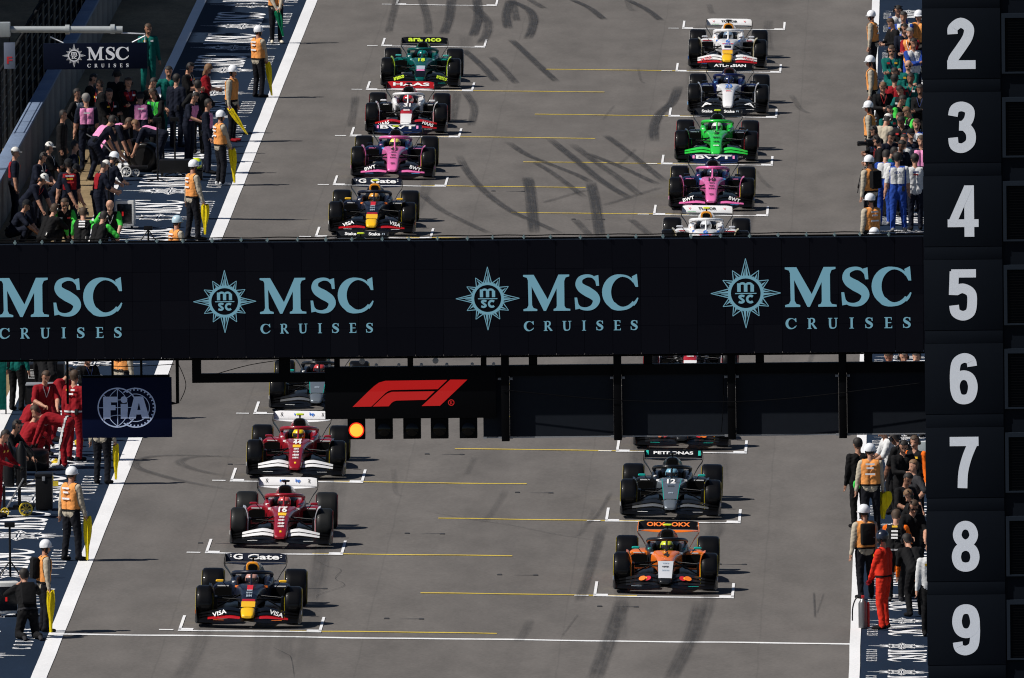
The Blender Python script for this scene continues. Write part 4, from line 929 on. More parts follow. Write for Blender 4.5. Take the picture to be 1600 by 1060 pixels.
# person space: faces -Y, right hand at -X. 0 skin 1 torso 2 upper arm 3 forearm 4 hand 5 legs 6 shoes 7 dark
def build_body(key, pelvis=(0, 0, .95), lean=3, hp=8, wr=(-.27, -.05, .83), wl=(.27, -.05, .83), fr=(-.11, 0, 0), fl=(.11, .02, 0), eh=(0, .6, -.2), kh=(0, -1, .1), toes=None, hy=0, twist=0, shoes_flat=True):
    pv = Vector(pelvis); Rx = Matrix.Rotation(R(lean), 3, 'X'); Rz = Matrix.Rotation(R(twist), 3, 'Z'); T = Rz @ Rx
    up_ = T @ Vector((0, 0, 1)); bk = T @ Vector((0, 1, 0)); sd_ = T @ Vector((1, 0, 0))
    ch = pv+up_*.36; nk = pv+up_*.55
    Hx = Matrix.Rotation(R(lean*.35+hp), 3, 'X'); Hz = Matrix.Rotation(R(twist+hy), 3, 'Z'); Hm = Hz @ Hx
    hu, hb, hs = Hm @ Vector((0, 0, 1)), Hm @ Vector((0, 1, 0)), Hm @ Vector((1, 0, 0))
    hd = nk+up_*.05+hu*.115
    pr = []          # (a, b, ra, rb, tag)
    for s in (-1, 1):
        pr.append((pv+sd_*s*.075-up_*.02, pv+sd_*s*.07+up_*.16, .118, .114, 1)); pr.append((pv+sd_*s*.07+up_*.16, ch+sd_*s*.085+up_*.06, .114, .122, 1))
        sh = ch+sd_*s*.185+up_*.11; pr.append((ch+sd_*s*.06+up_*.10, sh, .085, .07, 1))
        w_ = Vector(wr if s < 0 else wl)
        e, w2 = ik(sh, w_, .29, .26, Vector((eh[0]*s+.25*s, eh[1], eh[2])))
        pr.append((sh, e, .074, .060, 2)); pr.append((e, w2, .056, .040, 3))
        d = (w2-e).normalized(); pr.append((w2, w2+d*.085+Vector((0, -.012, 0)), .034, .030, 4))
        hip = pv+sd_*s*.095-up_*.02; an = Vector(fr if s < 0 else fl)+Vector((0, 0, .085))
        kn, an = ik(hip, an, .43, .42, Vector(kh)+Vector((s*.1, 0, 0)))
        pr.append((hip, kn, .108, .078, 5)); pr.append((kn, an, .075, .060, 5))
        if toes: tp = an+Vector(toes)
        else: tp = Vector((an.x+s*.03, an.y-.17, an.z-.045))
        hl = an+(an-tp)*.25+Vector((0, 0, -.035 if not toes else 0)); pr.append((hl, tp, .046, .042, 6))
    pr.append((ch+up_*.12, nk+up_*.06, .062, .055, 0))
    pr.append((hd-hu*.055-hb*.015, hd+hu*.045+hb*.008, .073, .090, 0)); pr.append((hd-hu*.02-hb*.08, hd-hu*.05-hb*.105, .014, .018, 0))
    for s in (-1, 1): pr.append((hd+hs*s*.082-hu*.02, hd+hs*s*.088+hu*.012, .014, .017, 0))
    bm = bmesh.new()
    for a, b, ra, rb, tg in pr: capsule(bm, a, b, ra, rb)
    me = mesh_from_bm(bm, 'b'); o = bpy.data.objects.new('b', me); C.objects.link(o)
    md = o.modifiers.new('r', 'REMESH'); md.mode = 'VOXEL'; md.voxel_size = .0175
    dg = bpy.context.evaluated_depsgraph_get(); me2 = bpy.data.meshes.new_from_object(o.evaluated_get(dg)); bpy.data.objects.remove(o); bpy.data.meshes.remove(me)
    bm = bmesh.new(); bm.from_mesh(me2)
    for _ in range(2): bmesh.ops.smooth_vert(bm, verts=bm.verts, factor=.5, use_axis_x=True, use_axis_y=True, use_axis_z=True)
    bm.faces.ensure_lookup_table(); F = np.array([f.calc_center_median() for f in bm.faces]); best = np.full(len(F), 9.0); tagv = np.zeros(len(F), int)
    for a, b, ra, rb, tg in pr:
        a_, b_ = np.array(a), np.array(b); d = b_-a_; t = np.clip(((F-a_)@d)/(d@d), 0, 1); dist = np.linalg.norm(F-a_-t[:, None]*d, axis=1)-(ra+(rb-ra)*t)
        k = dist < best; best[k] = dist[k]; tagv[k] = tg
    loc = F-np.array(hd); ux, vx, wx = loc@np.array(hs), loc@np.array(hb), loc@np.array(hu)
    eye = (tagv == 0) & (vx < -.05) & (np.abs(np.abs(ux)-.034) < .016) & (np.abs(wx-.006) < .011); mouth = (tagv == 0) & (vx < -.05) & (np.abs(ux) < .024) & (np.abs(wx+.072) < .008)
    tagv[eye | mouth] = 7
    # crumpled cloth: push garment vertices in and out a little
    for i, f in enumerate(bm.faces): f.material_index = int(tagv[i]); f.smooth = True
    rn = np.random.RandomState(len(key)*7+3); ph = rn.uniform(0, 6, 6)
    for v in bm.verts:
        if v.link_faces and v.link_faces[0].material_index in (1, 2, 3, 5):
            c = v.co; q = math.sin(c.x*41+c.z*17+3*math.sin(c.y*13+ph[0]))*math.sin(c.z*15-c.y*33+2*math.sin(c.x*19+ph[1]))+.5*math.sin(c.z*71+c.x*47+4*math.sin(c.z*9+ph[2])); v.co = c+v.normal*.0042*q
    # fingers and thumb, curled, joined to the palm
    for s, w_i in ((-1, 0), (1, 1)):
        hn = [p for p in pr if p[4] == 4][w_i]; a, b = Vector(hn[0]), Vector(hn[1]); d = (b-a).normalized(); lat = d.cross(Vector((1, 0, 0)) if abs(d.x) < .8 else Vector((0, 1, 0))).normalized(); nrm = d.cross(lat).normalized()*(1 if s > 0 else -1)
        for q in range(5):
            if q < 4: base = b+lat*(-.03+.02*q); L = (.062, .072, .068, .052)[q]; d1 = d
            else: base = a+d*.02+lat*-.03; L = .055; d1 = (d*.6-lat*.8).normalized()
            mid = base+d1*L*.55; tip = mid+(d1*.6-nrm*.6).normalized()*L*.5; rg = []
            for c, rr in ((base-d1*.02, .0095), (mid, .0085), (tip, .006)):
                rg.append([bm.verts.new(c+lat*rr*math.cos(t)+nrm*rr*math.sin(t)) for t in (0, 1.57, 3.14, 4.71)])
            for r0, r1 in zip(rg, rg[1:]):
                for j in range(4):
                    f = bm.faces.new((r0[j], r0[(j+1) % 4], r1[(j+1) % 4], r1[j])); f.material_index = 4; f.smooth = True
            f = bm.faces.new(rg[-1]); f.material_index = 4
    bmesh.ops.recalc_face_normals(bm, faces=bm.faces)
    nf = len(F)
    def shell(name, sel, off, sc=None):
        b2 = bm.copy(); b2.faces.ensure_lookup_table(); b2.normal_update()
        dl = [f for i, f in enumerate(b2.faces) if i >= nf or not sel[i]]; bmesh.ops.delete(b2, geom=dl, context='FACES')
        b2.normal_update(); mv = [(v, v.co+v.normal*off) for v in b2.verts]
        for v, c in mv: v.co = c
        for _ in range(2): bmesh.ops.smooth_vert(b2, verts=[v for v in b2.verts if not v.is_boundary], factor=.4, use_axis_x=True, use_axis_y=True, use_axis_z=True)
        for f in b2.faces: f.material_index = 0; f.smooth = True
        return mesh_from_bm(b2, name)
    N = np.array([f.normal for f in bm.faces])[:nf]; head = (tagv == 0) | (tagv == 7); tl = F-np.array(pv); tu = tl@np.array(up_); tb = N@np.array(bk); ts = tl@np.array(sd_)
    neckup = loc@np.array(hu) > -.13
    K = dict(body=None)
    K['vest'] = shell('vest', (tagv == 1) & (tu > .06) & (np.abs(ts) < .19), .016)
    K['back'] = shell('back_panel', (tagv == 1) & (tu > .14) & (tu < .50) & (tb > .35) & (np.abs(ts) < .15), .013)
    K['chest'] = shell('chest_panel', (tagv == 1) & (tu > .14) & (tu < .50) & (tb < -.35) & (np.abs(ts) < .15), .013)
    K['belt'] = shell('belt', ((tagv == 1) | (tagv == 5)) & (tu > .015) & (tu < .055), .014)
    K['hair'] = shell('hair', head & neckup & ((wx > .078) | ((vx > .0) & (wx > .03)) | ((vx > .03) & (wx > -.06))), .016)
    K['longhair'] = shell('long_hair', head & ((wx > .05) | ((vx > -.005) & (wx > -.2))), .028)
    K['cap'] = shell('cap', head & neckup & (wx > .045), .020)
    K['helmet'] = shell('helmet', head & neckup & (wx > .012-.25*np.maximum(0, vx)), .038)
    me3 = mesh_from_bm(bm, 'body')
    for _ in range(8): me3.materials.append(None)
    K['body'] = me3; K['head'] = (hd, Hm); K['hands'] = [Vector([p for p in pr if p[4] == 4][i][1]) for i in (0, 1)]; K['chestc'] = (ch, T)
    bpy.data.meshes.remove(me2)
    return K
POSE = {
 'stand': build_body('stand'),
 'stand2': build_body('stand2', wr=(-.25, -.14, .86), wl=(.29, .02, .84), fr=(-.14, -.05, 0), fl=(.12, .08, 0), hp=12, hy=15, lean=1),
 'crossed': build_body('crossed', wr=(.08, -.23, 1.20), wl=(-.08, -.25, 1.15), eh=(.9, .1, -.6), lean=0, hp=10),
 'work': build_body('work', wr=(-.16, -.42, 1.06), wl=(.14, -.45, 1.02), eh=(.4, .2, -.8), lean=14, hp=28),
 'phone': build_body('phone', wr=(-.05, -.32, 1.15), wl=(.10, -.30, 1.12), eh=(.4, .3, -.8), lean=2, hp=30, hy=-8),
 'clasp': build_body('clasp', wr=(-.04, -.25, .92), wl=(.05, -.26, .90), eh=(.7, .3, -.2), lean=1, hp=5, hy=-10),
 'akimbo': build_body('akimbo', wr=(-.20, -.03, 1.02), wl=(.20, -.03, 1.02), eh=(1.2, .4, 0), lean=-1, hp=5),
 'reach': build_body('reach', wr=(-.52, -.28, 1.32), wl=(.27, -.06, .84), eh=(.6, .2, -.7), lean=5, hp=10),
 'bend': build_body('bend', pelvis=(0, .16, .92), lean=78, hp=5, wr=(-.20, -.52, .42), wl=(.18, -.56, .38), eh=(.5, .2, .4), fr=(-.16, -.02, 0), fl=(.16, .12, 0)),
 'stoop': build_body('stoop', pelvis=(0, .1, .90), lean=45, hp=20, wr=(-.20, -.50, .66), wl=(.16, -.55, .62), eh=(.5, .2, .2), fr=(-.15, -.06, 0), fl=(.15, .14, 0)),
 'crouch': build_body('crouch', pelvis=(0, .18, .38), lean=32, hp=12, wr=(-.17, -.42, .42), wl=(.17, -.44, .36), eh=(.6, .1, .1), fr=(-.16, -.08, 0), fl=(.16, .02, 0), kh=(0, -1, .6)),
 'kneelwork': build_body('kneelwork', pelvis=(0, .06, .50), lean=30, hp=18, wr=(-.30, -.42, .50), wl=(.16, -.46, .46), eh=(.7, .1, -.2), fr=(-.14, .46, 0), fl=(.16, .44, 0), kh=(0, -1, -.5), toes=(0, .10, -.06)),
 'kneel': build_body('kneel', pelvis=(0, .06, .50), lean=22, hp=12, wr=(-.10, -.36, .98), wl=(.12, -.34, .96), eh=(.7, .1, -.7), fr=(-.14, .46, 0), fl=(.16, .44, 0), kh=(0, -1, -.5), toes=(0, .10, -.06)),
}
SKIN = [mat('skin_%d' % i, c, .55, var=.1, spec=.35) for i, c in enumerate(((.46, .24, .16), (.36, .18, .115), (.20, .095, .06), (.52, .29, .20)))]
EYE = mat('eye_dark', (.03, .015, .012), .4)
c_ = {k: cloth(k, v) for k, v in dict(tan=(.42, .37, .29), navy=(.0045, .007, .0175), black=(.004, .004, .005), red=(.24, .006, .012), teal=(.0, .10, .085), green=(.05, .50, .06), pink=(.72, .26, .48), white=(.56, .57, .58), blue=(.015, .055, .30), orange=(.72, .29, .08), papaya=(.85, .15, .01), fire=(.62, .028, .012), dkgrey=(.03, .03, .034), grey=(.25, .25, .26), jean=(.0055, .0062, .010), denim=(.03, .06, .13), yellow=(.75, .50, .02), cream=(.6, .55, .45), lime=(.62, .75, .05)).items()}
HELM = mat('helmet_white', (.78, .80, .84), .3, coat=.5); HELMB = mat('helmet_pale_blue', (.45, .60, .68), .3, coat=.5); HELMK = mat('helmet_dark', (.01, .014, .03), .3, coat=.5)
HAIR = [mat('hair_%d' % i, c, .7, var=.35, vs_=40) for i, c in enumerate(((.012, .009, .008), (.05, .028, .015), (.16, .085, .04), (.20, .19, .18)))]
CAPW = cloth('capw', (.62, .61, .58)); CAPK = cloth('capk', (.01, .011, .014))
GLASS = mat('dark_plastic', (.006, .006, .007), .3, spec=.4)
brim = loft('cap_brim', [[(x*.07, -.085-.075*math.sqrt(max(0, 1-x*x)) if e else -.07, .042+.008*(1-x*x)+t) for e, t in ((0, 0), (1, -.008), (1, -.002), (0, .008))] for x in (-1, -.8, -.4, 0, .4, .8, 1)], smooth=50)
peak = loft('helmet_peak', [[(x*.10, -.10-.05*math.sqrt(max(0, 1-x*x)) if e else -.085, .035+t) for e, t in ((0, 0), (1, -.006), (1, .002), (0, .010))] for x in (-1, -.8, -.4, 0, .4, .8, 1)], smooth=50)
headset = boxes('headset', [(-.125, -.09, -.035, .035, -.05, .03, .012), (.09, .125, -.035, .035, -.05, .03, .012), (-.11, .11, -.012, .012, .115, .13, .004)])
strap = boxes('chin_strap', [(-.092, -.084, -.03, .02, -.10, .03), (.084, .092, -.03, .02, -.10, .03), (-.09, .09, -.05, -.03, -.115, -.10)])
glasses = boxes('sunglasses', [(-.07, -.012, -.112, -.095, -.012, .022, .004), (.012, .07, -.112, -.095, -.012, .022, .004), (-.085, .085, -.10, -.094, .008, .016)])
backpack = box('backpack', -.14, .14, .12, .27, .10, .52, .05)
stripe = box('print', -.09, .09, -.003, .003, -.018, .018)
np_ = [0]
lany = loft('lanyard', [[(x-.006, y-.003, z), (x+.006, y-.003, z), (x+.006, y, z), (x-.006, y, z)] for x, y, z in ((-.075, -.10, .17), (-.05, -.135, .08), (0, -.145, -.06), (.05, -.135, .08), (.075, -.10, .17))], smooth=0)
pouch = box('radio_pouch', -.035, .035, -.03, .03, -.06, .06, .012); badge = box('sleeve_badge', -.035, .035, -.002, .004, -.022, .022)
MG = 'marshals lining the track edge'
iw = ink('print_white', (.75, .75, .76)); ir = ink('print_red', (.6, .03, .03)); iy = ink('print_yellow', (.85, .5, .02)); ib = ink('print_navy', (.02, .04, .16))
def person(label, x, y, face, pose='stand', top='navy', arm=None, fore=None, leg='navy', shoe='black', hand=None, skin=0, head=None, hair=0, vest=None, back=None, chest=None, belt=None, h=1.0, extra=(), group=None, prints=()):
    K = POSE[pose]; np_[0] += 1
    t = thing('person', label, 'person', (x, y, gz(x)), (0, 0, R(face)), group); t.scale = (h, h, h)
    b = add('body', K['body'], None, t)
    sk = SKIN[skin]; A = c_[arm or top]; Fo = sk if fore == 'skin' else c_[fore or arm or top]; Ha = c_[hand] if hand else sk
    for i, m in enumerate((sk, c_[top], A, Fo, Ha, c_[leg], c_[shoe], EYE)):
        b.material_slots[i].link = 'OBJECT'; b.material_slots[i].material = m
    hd, Hm = K['head']; er = Hm.to_euler()
    if vest: add('vest', K['vest'], c_[vest], t)
    if back: add('back_panel', K['back'], c_[back], t)
    if chest: add('chest_panel', K['chest'], c_[chest], t)
    if belt: add('belt', K['belt'], c_[belt], t)
    if head in ('helmet', 'helmetb', 'helmetk'):
        hm = HELM if head == 'helmet' else HELMB if head == 'helmetb' else HELMK
        add('hair', K['hair'], HAIR[hair], t); p = add('helmet', K['helmet'], hm, t); add('peak', peak, hm, p, hd, er); add('chin_strap', strap, GLASS, p, hd, er)
    elif head in ('capw', 'capk'):
        add('hair', K['hair'], HAIR[hair], t); p = add('cap', K['cap'], CAPW if head == 'capw' else CAPK, t); add('brim', brim, CAPW if head == 'capw' else CAPK, p, hd, er)
    elif head == 'long': add('long_hair', K['longhair'], HAIR[hair], t)
    elif head == 'bald': pass
    else: add('hair', K['hair'], HAIR[hair], t)
    if 'headset' in extra: add('headset', headset, GLASS, t, hd, er)
    if 'glasses' in extra: add('sunglasses', glasses, GLASS, t, hd, er)
    ch, T = K['chestc']
    rq = random.Random(np_[0]*13+5)
    if group != MG:
        if rq.random() < .45: add('lanyard', lany, rq.choice((iw, ir, ib)), t, ch, T.to_euler())
        if rq.random() < .35 and 'headset' not in extra and head != 'helmet': add('headset', headset, GLASS, t, hd, er)
        if rq.random() < .6: add('radio_pouch', pouch, GLASS, t, ch-T @ Vector((rq.choice((-.13, .13)), -.10, .33)), T.to_euler())
        if rq.random() < .4:
            for sx in (-.09, .09): add('sleeve_badge', badge, rq.choice((iw, ir, iy)), t, ch+T @ Vector((sx, -.138, .06)), T.to_euler())
    if 'pack' in extra: add('backpack', backpack, c_['black'], t, ch-T @ Vector((0, 0, .36)), T.to_euler())
    for (off, z, col, w) in prints:      # small printed marks on the back
        add('print', stripe, col, t, ch+T @ Vector((off, .150, z)), T.to_euler(), (w, 1, 1))
    return t
def hand_pos(t, pose, right=True):
    K = POSE[pose]; p = K['hands'][0 if right else 1].copy(); p.rotate(Euler((0, 0, t.rotation_euler.z))); return Vector(t.location)+p*t.scale[0]
FLG = {}
def flag(label, top, L, col, lean=(0, 0), open_=.10, seed=0):
    # a furled cloth hanging from the hand round a thin stick
    rnd = random.Random(seed); rings = []; n = 22
    for j in range(13):
        q = j/12; r0 = open_*(.45+.55*math.sin(math.pi*min(1, q*1.25+.15))**.8)*(1-.78*q**1.6)+.012
        ring = []
        for i in range(n):
            a = 2*math.pi*i/n; fold = 1+.34*math.sin(5*a+seed+2.2*q)+.16*math.sin(9*a+seed*2)
            ring.append((r0*fold*math.cos(a)*1.15+lean[0]*q, r0*fold*math.sin(a)*.6+lean[1]*q, -L*q+.03*math.sin(a*2+seed)*(q < .1)))
        rings.append(ring)
    t = thing('flag', label, 'flag', top, (0, 0, 0), 'flags held by the marshals')
    add('cloth', loft('cloth', rings, True, 60), col, t); add('stick', tube('stick', [(0.0, 0, .12), (lean[0]*1.02, lean[1]*1.02, -L*1.02)], .008, 6), HELM, t)
    return t
iw = ink('print_white', (.75, .75, .76)); ir = ink('print_red', (.6, .03, .03)); iy = ink('print_yellow', (.85, .5, .02)); ib = ink('print_navy', (.02, .04, .16))
FY = cloth('flag_yellow', (.80, .62, .01)); FG = cloth('flag_green', (.0, .16, .07)); FG2 = cloth('flag_lightgreen', (.05, .5, .08))
MG = 'marshals lining the track edge'
def marshal(label, x, y, face, pose='stand2', fl=None, L=.86, open_=.085, h=1.0, head='helmet', vest='orange', fcol=None, rgt=True, extra=(), leg='jean', lean=(0, 0), shoe='black'):
    vr = random.Random(label); face += vr.uniform(-14, 14); h *= vr.uniform(.955, 1.035)
    t = person(label, x, y, face, pose, 'tan', leg=leg, vest=vest, head=head, h=h, group=MG, belt='black', extra=extra, shoe=shoe, prints=((0, .10, iw, 1.0), (0, .02, iw, .8), (0, -.10, iw, 1.1)))
    if fl:
        p = hand_pos(t, pose, rgt); p.z = max(p.z, t.location.z+L+.02); flag(fl, p, L, fcol or FY, lean, open_*.66, np_[0])
    return t
# ---- marshals, left edge, nearest first
marshal('marshal with orange back turned, standing right between the FiA board and the start line', -7.98, 14.1, 150, 'stand2', 'yellow flag hanging beside the nearest fully visible marshal', .84, .075)
marshal('marshal with black harness standing behind the kneeling photographer', -7.95, -.55, 112, 'stand', 'yellow flag hanging beside the kneeling photographer', .78, .07, extra=('pack',))
marshal('marshal whose legs show below the navy FiA board', -8.0, 31.06, 165, 'stand', 'yellow flag beside the legs below the FiA board', .7, .06)
marshal('marshal in orange vest seen in the gap above the navy FiA board', -8.13, 46.5, 140, 'stand')
marshal('marshal with pale blue helmet cut off by the banner top', -8.05, 78.4, 120, 'stand2', head='helmetb')
marshal('marshal holding yellow flag just above the banner at left', -8.21, 94.7, 115, 'stand2', 'yellow flag of the marshal just above the banner', .68, .09)
marshal('marshal in orange vest with white shoes beside the pit crew in pink', -8.1, 111.6, 125, 'clasp', 'bright yellow furled flag standing upright beside the marshal with white shoes', .80, .085, rgt=True, shoe='white', lean=(.06, 0))
marshal('marshal in tan shirt whose flag points down to the white line', -8.27, 125.8, 80, 'stand', 'yellow flag slanting down to the white line', .62, .075, lean=(.42, 0), shoe='red')
marshal('marshal with hands clasped, second from the top edge on the left', -8.06, 140.9, 120, 'clasp', 'yellow flag of the marshal with clasped hands', .82, .07, lean=(.1, 0))
marshal('marshal at the top edge of the picture holding a green flag', -8.18, 160.7, 20, 'clasp', 'dark green flag held at the top edge of the picture', .66, .08, fcol=FG, lean=(.15, 0), shoe='cream')
# ---- photographer and others at lower left
person('photographer in black kneeling at the track edge beside the start line', -8.22, -1.75, 195, 'kneel', 'black', leg='black', shoe='dkgrey', fore='skin', hair=0, belt='dkgrey', extra=('pack',))
FP = dict(top='red', leg='red', hand='black')
GF = 'red suited crew'
person('red suited mechanic cut by the left picture edge beside the trolley', -9.83, 23.3, 70, 'work', **FP, group=GF)
person('red suited mechanic bending low over a tyre', -8.98, 34.6, 262, 'bend', **FP, shoe='white', hair=1, belt='white', group=GF, h=1.02)
person('red suited mechanic crouching at the black tyre', -9.66, 35.6, 120, 'crouch', **FP, hair=0, group=GF)
person('red suited mechanic looking down, facing the camera behind the tyre', -9.45, 37.6, 25, 'work', top='red', leg='red', fore='skin', hair=1, chest='red', group=GF, prints=((0, .05, iw, 1),))
person('red suited mechanic standing with back turned left of the FiA board', -8.76, 36.3, 150, 'stand', **FP, hair=1, belt='white', group=GF, h=1.04, prints=((-.06, .10, iw, .5), (.06, .10, iy, .4), (0, .02, iw, .8)))
person('crew member in black trousers at the left edge under the banner', -10.41, 48.2, 150, 'stand', 'teal', leg='black', hair=0)
person('dark clothed crew member carrying a bag just under the banner', -8.70, 42.0, 30, 'phone', 'black', leg='black', hair=1)
person('crew member in black between the flight cases under the banner', -9.7, 46.6, 190, 'stoop', 'black', leg='black', hair=0)
# ---- pink crew, upper left
AP = dict(top='navy', leg='navy', fore='skin'); GA = 'navy and pink crew'
pk = ((0, .04, iw, .8),)
person('tall crew member in navy with pink back panel standing with back turned', -11.42, 115.6, 185, 'stand2', **AP, back='pink', hair=3, belt='black', group=GA, h=1.04, prints=pk)
person('crew member with pink shoulders bending right over the tyre trolley', -10.9, 116.0, 75, 'bend', **AP, back='pink', hair=1, group=GA)
person('red haired crew member in navy and pink bending left over the tyres', -9.75, 115.4, 262, 'bend', **AP, back='pink', hair=2, group=GA)
person('crew member with pink shoulder patch crouching behind the trolley', -10.95, 114.5, 110, 'crouch', **AP, back='pink', hair=1, group=GA)
person('crew member in black cap with wide pink back panel', -10.19, 117.6, 185, 'work', **AP, back='pink', head='capk', group=GA, prints=pk)
person('crew member in navy and pink holding the tall stand', -9.09, 118.8, 60, 'work', **AP, chest='pink', hair=0, group=GA, h=.97)
person('crew member in navy and purple walking beside the flag marshals', -8.53, 115.3, 80, 'stand2', top='navy', leg='navy', chest='pink', hair=0, group=GA)
person('man in green overalls facing the camera with arm out', -9.8, 125.9, 8, 'reach', 'teal', leg='teal', hair=0, skin=1, belt='dkgrey', h=1.02)
person('crew member in black and red left of the man in green overalls', -10.24, 122.8, 60, 'work', 'black', leg='black', hair=0, chest='red')
person('dark haired crew member in black right of the man in green overalls', -9.41, 127.9, 70, 'phone', 'black', leg='black', hair=0, fore='skin')
person('woman with long hair and red top holding a tablet', -8.99, 128.4, 85, 'phone', 'red', leg='black', fore='skin', head='long', hair=2, h=.96)
person('man in dark green jacket standing alone near the top left wall', -10.83, 141.4, 5, 'stand2', 'teal', leg='teal', hair=1, skin=1, shoe='black')
person('crew member in black deep in the shade under the left sign, nearest the wall', -11.74, 118.2, 60, 'akimbo', 'black', leg='black', hair=0, chest='white')
person('crew member in black under the right half of the left sign', -11.03, 125.0, 170, 'stand', 'black', leg='black', hair=0, chest='red')
person('crew member in black and red under the right end of the left sign', -10.66, 122.2, 30, 'crossed', 'black', leg='black', hair=1, chest='red')
# ---- navy crew, left above the banner
BP = dict(top='navy', leg='navy', fore='skin'); GB = 'navy crew in caps'
rb = ((0, .10, iw, 1.1), (0, .03, iy, .8), (0, -.05, ir, 1.1))
person('crew member in white cap at the wall by the left picture edge', -12.50, 98.8, 95, 'stand', **BP, head='capw', group=GB, back='red')
person('crew member in black jacket and white cap beside the wall', -11.75, 100.6, 75, 'crossed', top='black', leg='black', head='capw', group=GB)
person('navy crew member leaning forward with a yellow shoulder badge', -11.35, 95.6, 70, 'stoop', **BP, head='capk', group=GB, chest='yellow', h=1.08)
person('navy crew member in grey white cap bent down beside the wall', -11.95, 94.2, 60, 'stoop', **BP, head='capw', group=GB)
person('navy crew member with red and yellow back print, back turned', -11.08, 95.4, 190, 'stand2', **BP, head='capk', group=GB, back='red', prints=rb)
person('navy crew member in white cap facing right beside the tall stand', -10.44, 95.5, 110, 'work', **BP, head='capw', group=GB, back='red')
person('navy crew member in white helmet partly hidden behind the white capped one', -10.30, 97.9, 130, 'work', **BP, head='helmet', group=GB)
GS = 'black and green crew'
SPg = dict(top='black', arm='green', fore='skin', leg='black')
person('kneeling crew member with bright green sleeve reaching left', -11.05, 90.9, 10, 'kneelwork', **SPg, hair=1, group=GS, extra=('glasses',))
person('kneeling crew member in green sleeves with white print on the back', -10.50, 87.6, 175, 'kneelwork', **SPg, hair=1, group=GS, prints=((0, .08, iw, .8), (0, .02, iw, .8), (0, -.05, iw, .8)))
person('kneeling crew member in green sleeves bowed beside the printed back', -10.12, 86.6, 150, 'kneelwork', **SPg, hair=0, group=GS)
person('bald crew member in green kneeling and facing the camera', -9.98, 90.6, 5, 'kneelwork', **SPg, head='bald', skin=3, group=GS)
# ---- right edge, upper
marshal('marshal standing on the white line at the top right, in profile', 7.33, 150.2, 262, 'stand')
marshal('second marshal from the top on the right white line', 7.35, 131.9, 255, 'stand')
marshal('marshal in white helmet beside the photographers on the right', 7.33, 116.9, 250, 'stand2')
marshal('marshal in orange and tan behind the television cameraman', 7.38, 99.2, 230, 'stand2', extra=('pack',))
marshal('marshal in tan looking away, just above the banner on the right', 7.43, 87.3, 215, 'stand2')
marshal('marshal whose white helmet just clears the banner on the right', 7.55, 78.1, 230, 'stand')
marshal('marshal in white helmet half hidden by the tower at the top right', 8.50, 149.5, 350, 'stand')
person('photographer in white hard hat behind the right line', 7.62, 113.4, 140, 'work', 'tan', leg='black', head='capw', extra=('headset',))
person('cameraman in black with headphones on the right line', 7.52, 109.4, 300, 'phone', 'black', leg='black', hair=0, extra=('headset',), chest='navy')
GV = 'white and blue crew'
person('man in white and blue jacket with hand on chin at the top right', 7.94, 152, 20, 'phone', 'white', arm='blue', leg='black', hair=0, group=GV)
person('man in white and blue jacket behind a black bag at the top right', 8.11, 149.3, 350, 'crossed', 'white', arm='blue', leg='blue', hair=0, skin=1, group=GV)
person('grey haired man in orange printed shirt beside the tower', 8.28, 143.4, 340, 'crossed', 'orange', leg='blue', hair=3, skin=3, group=GV, arm='red')
person('man in white and blue shirt beside the tower, below the orange shirt', 8.36, 139.5, 15, 'crossed', 'white', arm='blue', leg='navy', hair=0, skin=1, group=GV)
GT = 'green shirted crew on the right'
person('bearded man in green shirt with arms crossed facing the camera', 7.82, 136.1, 5, 'crossed', 'teal', leg='teal', hair=1, skin=0, group=GT, extra=('glasses',), chest='teal', h=1.03)
person('bald man in green shirt with sunglasses near the tower', 8.24, 131.6, 0, 'crossed', 'teal', leg='teal', head='bald', skin=3, group=GT, extra=('glasses',))
person('fair haired man in black open collar shirt', 7.62, 124.2, 10, 'phone', 'black', leg='black', hair=2)
person('person in red with an orange strap, back turned', 7.90, 126.6, 170, 'stand', 'red', leg='black', hair=0, vest='red', back='orange')
person('man in black and green stripes looking down', 8.15, 123.4, 330, 'work', 'black', arm='teal', leg='black', hair=0, group=GT)
person('crew member with vivid green sleeves leaning over', 7.92, 120, 60, 'work', 'black', arm='green', leg='black', hair=0, group=GS, prints=((0, .05, iw, .7),), back='dkgrey')
person('crew member with vivid green sleeves beside the tower', 8.42, 116.2, 290, 'work', 'black', arm='green', fore='skin', leg='black', hair=2, group=GS)
person('photographer in navy crouched over among the crowd', 7.75, 108.0, 30, 'work', 'navy', leg='navy', hair=0)
person('crew member in blue with white print beside the tower', 8.45, 111.6, 350, 'stand2', 'blue', leg='navy', hair=1, chest='white')
person('person in green with one arm stretched across', 7.72, 104.4, 100, 'work', 'teal', leg='black', hair=0, h=.93)
person('dark haired person in navy squeezed between the crews', 8.06, 104.9, 40, 'phone', 'navy', leg='navy', hair=0, skin=2)
person('white backed crew member left of the VISA shirt', 7.69, 101.7, 165, 'work', 'blue', leg='blue', hair=0, back='white', group=GV, shoe='grey')
vm = person('crew member with white VISA back panel and bright blue trousers', 8.01, 99.9, 178, 'stand2', 'blue', arm='white', fore='skin', leg='blue', hair=0, back='white', group=GV, shoe='grey', h=1.03)
ch_, T_ = POSE['stand2']['chestc']
me_, sc_ = fit_text('VISA', .17, .06, .02); add('back_lettering', me_, ib, vm, ch_+T_ @ Vector((0, .156, .04)), (R(90), 0, R(180)), sc_)
person('white backed crew member close to the tower', 8.42, 100.3, 185, 'stand', 'white', arm='navy', leg='navy', hair=0, back='white', group=GV, prints=((0, .06, ib, .8), (0, 0, ir, .6)))
person('crew member in dark blue at the far back of the right crowd', 8.05, 113.6, 10, 'crossed', 'navy', leg='navy', hair=1)
person('crew member in teal behind the black open collar shirt', 7.95, 129.2, 340, 'phone', 'teal', leg='teal', hair=0, group=GT)
